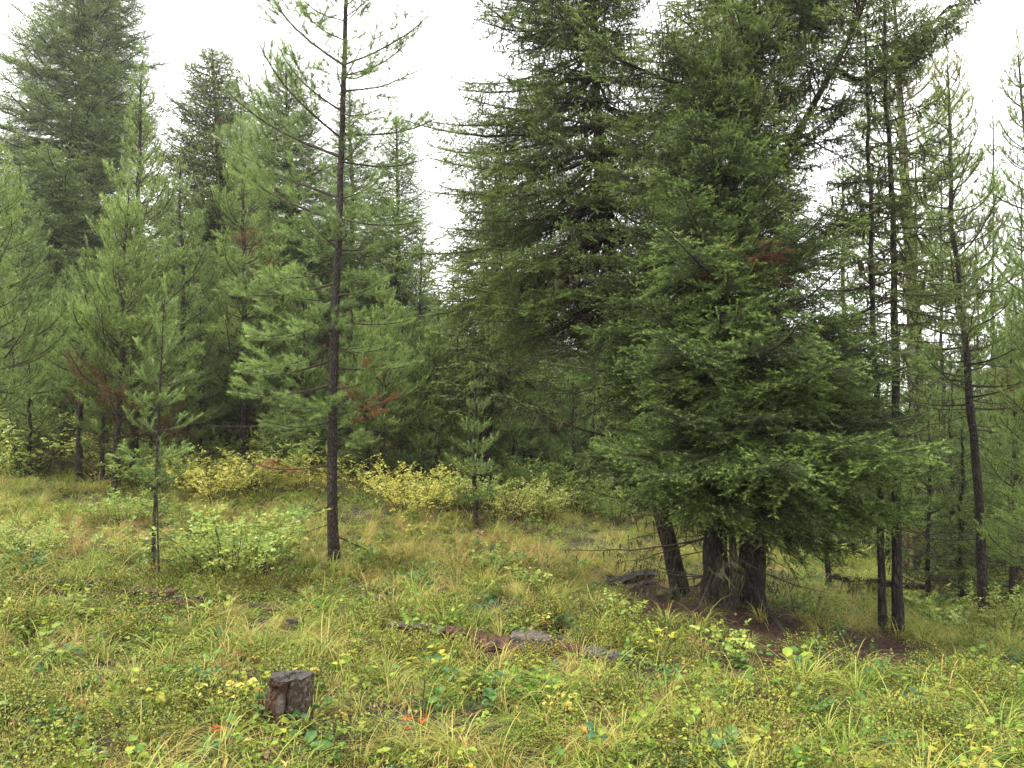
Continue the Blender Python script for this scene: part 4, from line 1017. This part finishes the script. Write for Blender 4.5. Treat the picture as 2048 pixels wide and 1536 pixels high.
GR=Lib("grass_lib",[(1.,grass_tuft(500,40,.22,.45,.66,.8,.0058)),(1.,grass_tuft(501,44,.28,.56,.58,1.0,.0062,comb=.5)),(1.,grass_tuft(502,38,.18,.40,.76,.7,.0055)),(1.,grass_tuft(503,46,.30,.60,.62,1.1,.0062,comb=3.5)),
      (1.,grass_tuft(504,50,.20,.42,.34,1.0)),(1.,grass_tuft(505,46,.22,.48,.26,1.1,comb=2.)),(1.,grass_tuft(506,44,.16,.34,.42,1.1)),(1.,grass_tuft(507,26,.10,.22,.78,.7,r=.09)),(1.,grass_tuft(508,30,.10,.22,.40,.9,r=.09))])
BI=Lib("bilberry_lib",[(1.,bilberry(520+i,h,n,t)) for i,(h,n,t) in enumerate(((.26,26,.42),(.22,22,.55),(.30,28,.36),(.18,20,.62),(.15,16,.50)))])
HE=Lib("herb_lib",[(1.,herb(540+i,*a)) for i,a in enumerate(((.18,4,.060,.90,.8,4),(.20,5,.052,.60,.8,5),(.14,4,.070,.98,.7,4),(.22,5,.048,.42,.85,5),(.13,3,.080,.50,.8,3),(.20,4,.060,.20,.62,4),(.10,5,.034,.66,.9,4),(.10,6,.028,.5,.9,4)))])
LI=Lib("litter_lib",[(1.,litter_bits(560+i)) for i in range(4)])
NL=Lib("needle_lib",[(1.,needle_litter(570+i)) for i in range(3)])

def scatter(name,lib,density,lo,hi,idxf,scf,seed,keep,label,tilt=.12,ydn=None):
    """density(Y) per m2; rows of forward distance between lo and hi"""
    g=np.random.default_rng(seed); xs=[];ys=[]
    Y=lo
    while Y<hi:
        dY=.5; wx=.70*Y+1.2; A=2*wx*dY; n=int(A*density(Y)+g.random()); xs.append(g.uniform(-wx,wx,n)); ys.append(g.uniform(Y,Y+dY,n)); Y+=dY
    x=np.concatenate(xs);y=np.concatenate(ys); k=g.random(len(x))<keep(x,y); x=x[k];y=y[k]
    n=len(x); z=ground(x,y)-.015
    sc=scf(g,n,y)
    o=cloud(name,lib.ng,np.stack([x,y,z],1),np.stack([g.normal(size=n)*tilt,g.normal(size=n)*tilt,g.random(n)*6.283],1),sc,idxf(g,x,y))
    tag(o,label,kind='stuff'); return o
def blob(x,y,f,s): # smooth patchiness 0..1
    v=np.sin(x*f+s)*np.cos(y*f*1.1-s*2)+np.sin(x*f*2.3+y*f*1.7+s*3)*.6+np.sin(-x*f*3.7+y*f*2.9+s)*.35
    return np.clip(.5+v*.3,0,1)
def zone_straw(x,y):
    """dry tawny grass: mid distance left of the firs and the far left bank"""
    a=np.exp(-(((x+.4)/3.0)**2+((y-11.)/2.6)**2)); b=np.exp(-(((x+5.2)/2.0)**2+((y-9.8)/2.4)**2))
    c=np.exp(-(((x-1.2)/1.6)**2+((y-9.8)/1.4)**2)); d=.36+.0*x
    return np.clip(np.maximum.reduce([a,b,c,d*np.ones_like(a)])*1.0,0,1)
LOGS=[(hit(778,1266),hit(1262,1335),.18),(hit(30,1176),hit(420,1214),.13),(hit(1225,1182),hit(1312,1165),.16),(hit(548,1490),hit(572,1490),.09),(hit(588,1272),hit(590,1272),.12)]
def open_(x,y):
    k=(1-.97*np.clip(litter(x,y)*1.2,0,1)*(1-.12*blob(x,y,4.,1.)))*(1-.85*dirt(x,y))
    for a,b,r in LOGS:
        dx,dy=b.x-a.x,b.y-a.y; t=np.clip(((x-a.x)*dx+(y-a.y)*dy)/(dx*dx+dy*dy+1e-6),0,1)
        d2=(x-a.x-t*dx)**2+(y-a.y-t*dy+r*.6)**2
        k=k*(1-.88*np.exp(-(d2/r**2)**2))
    return k
def gi(g,x,y):
    s=zone_straw(x,y)*.95+.35*(blob(x,y,1.1,.3)-.5)-.25*np.clip((x-1.2)/2,0,1)*(y<9); st=g.random(len(x))<s
    a=g.choice([0,1,2,3,7],len(x)); b=g.choice([4,5,6,8],len(x)); return np.where(st,b,a)
scatter('grass',GR,lambda Y:62 if Y<7 else (52 if Y<12 else (26 if Y<18 else 10)),2.6,32,gi,lambda g,n,y:g.uniform(.45,1.05,n)*np.clip(.85+.02*y,.9,1.2),601,
        lambda x,y:open_(x,y)*(.30+.70*blob(x,y,1.5,1.)+.3*zone_straw(x,y)),"long arching yellow green grass covering the clearing")
scatter('low_shrub_cover',BI,lambda Y:21 if Y<7.5 else (13 if Y<11 else 4),2.6,20,lambda g,x,y:g.integers(0,5,len(x)),lambda g,n,y:g.uniform(.6,1.2,n),602,
        lambda x,y:open_(x,y)*np.clip((-.25+1.8*blob(x,y,1.5,2.2))*(1-.9*zone_straw(x,y)*(y>8.5)),0,1),"low small leaved bilberry cover among the grass")
scatter('leafy_ground_cover',HE,lambda Y:27 if Y<7 else (14 if Y<12 else 8),2.6,26,lambda g,x,y:g.choice([0,1,2,3,4,5,6,7],len(x),p=[.09,.20,.07,.12,.13,.03,.18,.18]),lambda g,n,y:g.uniform(.6,1.25,n),603,
        lambda x,y:open_(x,y)*np.clip(-.15+1.5*blob(x,y,1.6,4.),.04,1),"broad leaved green and yellowing herbs growing through the grass",.2)
scatter('fallen_leaves',LI,lambda Y:12 if Y<8 else 5,2.6,16,lambda g,x,y:g.integers(0,4,len(x)),lambda g,n,y:g.uniform(.7,1.4,n),604,lambda x,y:np.ones_like(x),"dry leaves and twigs on the forest floor")
scatter('needle_litter',NL,lambda Y:85,6.0,12.5,lambda g,x,y:g.integers(0,3,len(x)),lambda g,n,y:g.uniform(.8,1.3,n),605,lambda x,y:np.clip(litter(x,y)*1.3-.12,0,1),"reddish brown fallen needles under the fir clump")

# ------------------------------------------------------------------ shrubs: things with stems and foliage
def shrub_mesh(seed,h,w,ls,mat,tint,ns=26,dens=1.,spr=.16):
    g=np.random.default_rng(seed);mb=MB();ml=MB();P_=[];D_=[];TT=[]
    ta=[];tb=[]
    for i in range(ns):
        az=g.random()*6.28; r=w*.22*g.random()**.5; b=np.array([math.cos(az)*r,math.sin(az)*r,-.04]); out_=w*.5*g.uniform(.25,1.)
        hh=h*g.uniform(.55,1.08)*(1-.25*out_/(w*.5)); e=np.array([b[0]+math.cos(az)*out_,b[1]+math.sin(az)*out_,hh]); midp=(b+e)/2+np.array([-math.cos(az),-math.sin(az),0])*out_*.18+g.normal(size=3)*.02
        cv=np.array([b,(b+midp)/2+g.normal(size=3)*.01,midp,(midp+e)/2+g.normal(size=3)*.015,e])
        tube(mb,cv,np.linspace(.0045,.0015,5),4,.4,0,cap=False)
        for t in np.linspace(.35,1,7):
            c=sample(cv,min(t,.999)); d=unit(e-midp+g.normal(size=3)*.4); l=spr*g.uniform(.4,1.2)*(h/.7)
            d=unit(d*[1,1,.5]+g.normal(size=3)*.45+[0,0,.2]); ta.append(c);tb.append(c+d*l)
            k=int(6*dens); q=np.linspace(.15,1.05,k)[:,None]
            P_.append(c+d*l*q); sgn=np.where(np.arange(k)%2==0,1.,-1.)[:,None]; lat=unit(np.cross(d,[0,0,1.]))
            D_.append(d*.5+lat*sgn+g.normal(size=(k,3))*.3); TT.append(np.full(k,tint+.10*(t-.5)+g.normal()*.09))
    strips(mb,np.array(ta),np.array(tb),.0011,.4,0)
    P_=np.concatenate(P_);D_=np.concatenate(D_);TT=np.concatenate(TT);k=len(P_)
    leaves(ml,g,P_,D_,unit(g.normal(size=(k,3))*.45+[0,0,1]),ls*g.uniform(.6,1.25,k),ls*.62,np.clip(TT+g.normal(size=k)*.08,0,1),0,.3)
    return mb.mesh("stems",[M_STEM]),ml.mesh("foliage",[mat])
SH={}
for i,(nm,h,w,ls,mat,ti,ns) in enumerate((("green",.80,1.2,.056,M_SHR,.46,36),("green2",.58,.9,.050,M_SHR,.52,26),("yellow",.70,1.2,.048,M_YEL,.50,32),("yellow2",.6,.95,.046,M_YEL,.68,28),
        ("olive",.6,1.0,.034,M_YEL,.66,30),("pale",.75,.9,.046,M_SHR,.38,22),("small",.35,.45,.048,M_SHR,.45,8))):
    SH[nm]=shrub_mesh(700+i,h,w,ls,mat,ti,ns)
def shrub(kind_,loc,sc,label,rz,group=None,name='shrub'):
    st,fo=SH[kind_]; r=empty(name,loc,label,"shrub" if name=='shrub' else "plant",group); r.rotation_euler=(0,0,rz); r.scale=(sc,)*3
    link('stems',st,r)['kind']='stuff'; link('foliage',fo,r)['kind']='stuff'; return r
for i,(k,px,py,sc,lab) in enumerate((("green",478,1165,1.05,"large leafy green shrub with dark stems left of the open pine"),("green2",400,1150,.9,"leafy green shrub touching the left side of the largest shrub"),
    ("green2",548,1130,.8,"light green shrub between the largest leafy shrub and the open pine trunk"),
    ("yellow",430,1005,1.22,"yellowish shrub with dark bare lower stems behind the largest leafy shrub"),("yellow2",510,985,1.28,"yellow green shrub in the middle of the left shrub bank"),
    ("pale",575,960,1.28,"pale green shrub left of the open pine, at the back of the bank"),("yellow",620,985,1.02,"yellow tinged shrub right beside the open pine trunk"),("green",560,905,1.28,"fresh green shrub at the dark foot of the firs behind the bank"),
    ("yellow",775,1000,1.09,"bright yellow shrub, first right of the open pine"),("yellow",835,1032,1.22,"yellow shrub with many dark stems in the middle of the shrub row"),("yellow2",885,1020,1.09,"yellow green shrub beside the bluish young pine"),
    ("olive",1020,1040,1.34,"olive brown shrub with reddish stems right of the bluish young pine"),("olive",1075,1035,1.15,"brownish green shrub in the right half of the shrub row"),("pale",1125,1025,1.28,"light yellow green shrub ending the shrub row on the right"),
    ("green2",1040,985,1.41,"green shrub behind the olive brown shrub"),("yellow2",345,965,1.15,"yellow green shrub at the foot of the slender young pine's background"),("yellow",95,905,1.54,"glowing yellow shrub between the thin left trunks"),
    ("yellow2",15,925,2.18,"tall yellow green shrub at the left edge under the slim pines"),("pale",70,955,1.79,"tall pale green shrub beside the left edge shrub"),("yellow",150,935,1.54,"golden shrub in front of the thin left trunks"),("green2",300,985,1.41,"green shrub at the foot of the slender young pine, behind it"),("yellow2",215,960,1.41,"yellow green shrub between the left thicket trunks"),("green",150,900,1.28,"light green shrub behind the narrow bare trunked pine"),("green2",250,1050,.8,"small green shrub on the left grassy bank"),
    ("small",985,1150,1.2,"small green leafy plant alone in the middle of the clearing"),("small",1060,1180,.9,"small yellowing sapling right of the lone green plant"),("small",735,1130,.9,"small shrub just right of the open pine's foot"),
    ("pale",1990,1260,.9,"bright green shrub in the right corner behind the slim pine's foot"),("small",1885,1265,1.3,"low bright leafed plant right of the two dark trunks"),("small",1830,1225,1.2,"leafy plant in the light behind the two dark trunks"),
    ("yellow2",1720,1180,.7,"yellow leaved low shrub by the fallen log in the gap"),("small",1590,1225,1.1,"small leafy plant at the right foot of the fir clump"),("small",1460,1325,.9,"small pale leaved plant before the needle litter"),
    ("small",1250,1250,.9,"small leafy plant in shaded grass left of the needle litter"),("green2",1230,1045,1.15,"shaded green shrub under the left skirt of the fir clump"),("green",60,1120,.6,"low green shrub at the left edge of the clearing"),
    ("yellow2",260,1120,.5,"little yellow green shrub left of the slender young pine"))):
    shrub(k,hit(px,py),sc,lab,i*1.7,None,'shrub' if k not in('small',) else 'leafy_plant')
gsx=np.random.default_rng(31); SHN=dict(yellow2='yellow green',green2='small green',pale='pale green',green='large green',olive='olive brown',yellow='yellow')
for i in range(56):
    px=gsx.uniform(-60,1250) if i%4 else gsx.uniform(1550,2100); Y=gsx.uniform(14,21); k=gsx.choice(["yellow2","green2","pale","green","olive","yellow"])
    shrub(k,base_at(px,Y),gsx.uniform(.6,1.15),f"{SHN[k]} shrub in the undergrowth {region(px)}",gsx.uniform(0,6.28),f"{SHN[k]} undergrowth shrubs {region(px)}")
# bright foreground plants
def plant(px,py,h,n,ls,tint,mat,lab,seed,per=5,name='leafy_plant'):
    me=herb(seed,h,n,ls,tint,.95,per,mat); o=link(name,me,None,hit(px,py)); tag(o,lab,"plant"); return o
plant(1112,1448,.26,7,.036,.38,M_YEL,"round leaved bright yellow green plant in the middle foreground",801,6)
plant(1085,1265,.22,4,.045,.35,M_YEL,"yellow leaved plant behind the grey piece of the rotten log",802,5)
plant(950,1400,.20,5,.032,.30,M_HERB,"pale green round leaved plant left of the bright yellow one",803,6)
plant(940,1470,.16,5,.036,.45,M_HERB,"yellow green round leaved plant low in the middle foreground",804,6)
plant(450,1475,.10,2,.050,.3,M_RED,"small orange red leaved plant left of the big cut stump",805,3)
plant(425,1430,.24,4,.05,.28,M_YEL,"pale yellow leaved plant left of the red leaved one",806,4)
plant(520,1400,.20,3,.065,.25,M_YEL,"yellow leaves against the left side of the big cut stump",807,4)
plant(612,1385,.20,2,.075,.35,M_YEL,"long pale yellow leaf plant at the right rim of the big cut stump",808,3)
plant(120,1340,.18,3,.080,.97,M_HERB,"blue green broad leaved plant near the left edge, upper one",809,5)
plant(110,1480,.16,4,.090,.97,M_HERB,"large wet blue green leaves in the lower left corner",810,5)
plant(150,1400,.14,3,.07,.97,M_HERB,"blue green plant with pointed leaves above the lower left corner",811,5)
plant(830,1085,.45,3,.05,.22,M_YEL,"orange yellow leaved sapling in the dry grass behind the open pine",812,6)
plant(1445,1285,.20,4,.05,.6,M_HERB,"green leaved seedling on the brown needle litter",813,4)
plant(1600,1335,.16,2,.09,.65,M_HERB,"single broad pale green leaf plant at the front of the litter",814,2)
plant(1520,1500,.12,3,.05,.5,M_HERB,"lupin like rosette leaf in the front grass right of centre",815,7)
plant(1790,1420,.14,3,.07,.42,M_HERB,"yellow green broad leaves in the shaded grass lower right",816,4)
plant(200,1160,.22,4,.06,.9,M_HERB,"blue green plant beside the collapsed reddish log",817,5)
plant(60,1150,.30,6,.055,.92,M_HERB,"leafy blue green bush like plant at the left edge beside the reddish log",818,6)
plant(700,1330,.2,3,.07,.38,M_HERB,"yellowing broad leaved plant above right of the big cut stump",819,4)
plant(1185,1490,.10,3,.06,.12,M_YEL,"small orange tinged leaves at the front middle grass",820,3)
plant(820,1470,.14,2,.05,.2,M_RED,"thin plant with red leaf tips in the front grass",821,3)

# ------------------------------------------------------------------ added thin volume standing in for the pale lens veil
def veil_box(x0,x1,y0,y1,z0,z1,dens):
    mb=MB(); V=[(x,y,z) for x in (x0,x1) for y in (y0,y1) for z in (z0,z1)]
    F_=[(0,1,3,2),(4,6,7,5),(0,4,5,1),(2,3,7,6),(0,2,6,4),(1,5,7,3)]
    mb.add(V,[t for q in F_ for t in ((q[0],q[1],q[2]),(q[0],q[2],q[3]))])
    m=bpy.data.materials.new("lens_veil_volume"); m.use_nodes=True; nt=m.node_tree; nt.nodes.clear()
    o=nt.nodes.new("ShaderNodeOutputMaterial"); v=nt.nodes.new("ShaderNodeVolumePrincipled")
    v.inputs["Color"].default_value=(.93,.96,1,1); v.inputs["Density"].default_value=dens; v.inputs["Anisotropy"].default_value=.45
    nt.links.new(v.outputs[0],o.inputs["Volume"]); tag(link("veil_haze",mb.mesh("veil_haze",[m])),"added thin bright volume imitating lens veil",kind='stuff')
HZ=True
if HZ:
    zmin=float(Z.min()); veil_box(-640,640,-100,960,zmin-1.5,zmin+1,0) if False else None
    veil_box(-650,650,-80,1000,zmin-1.2,34,.0007)
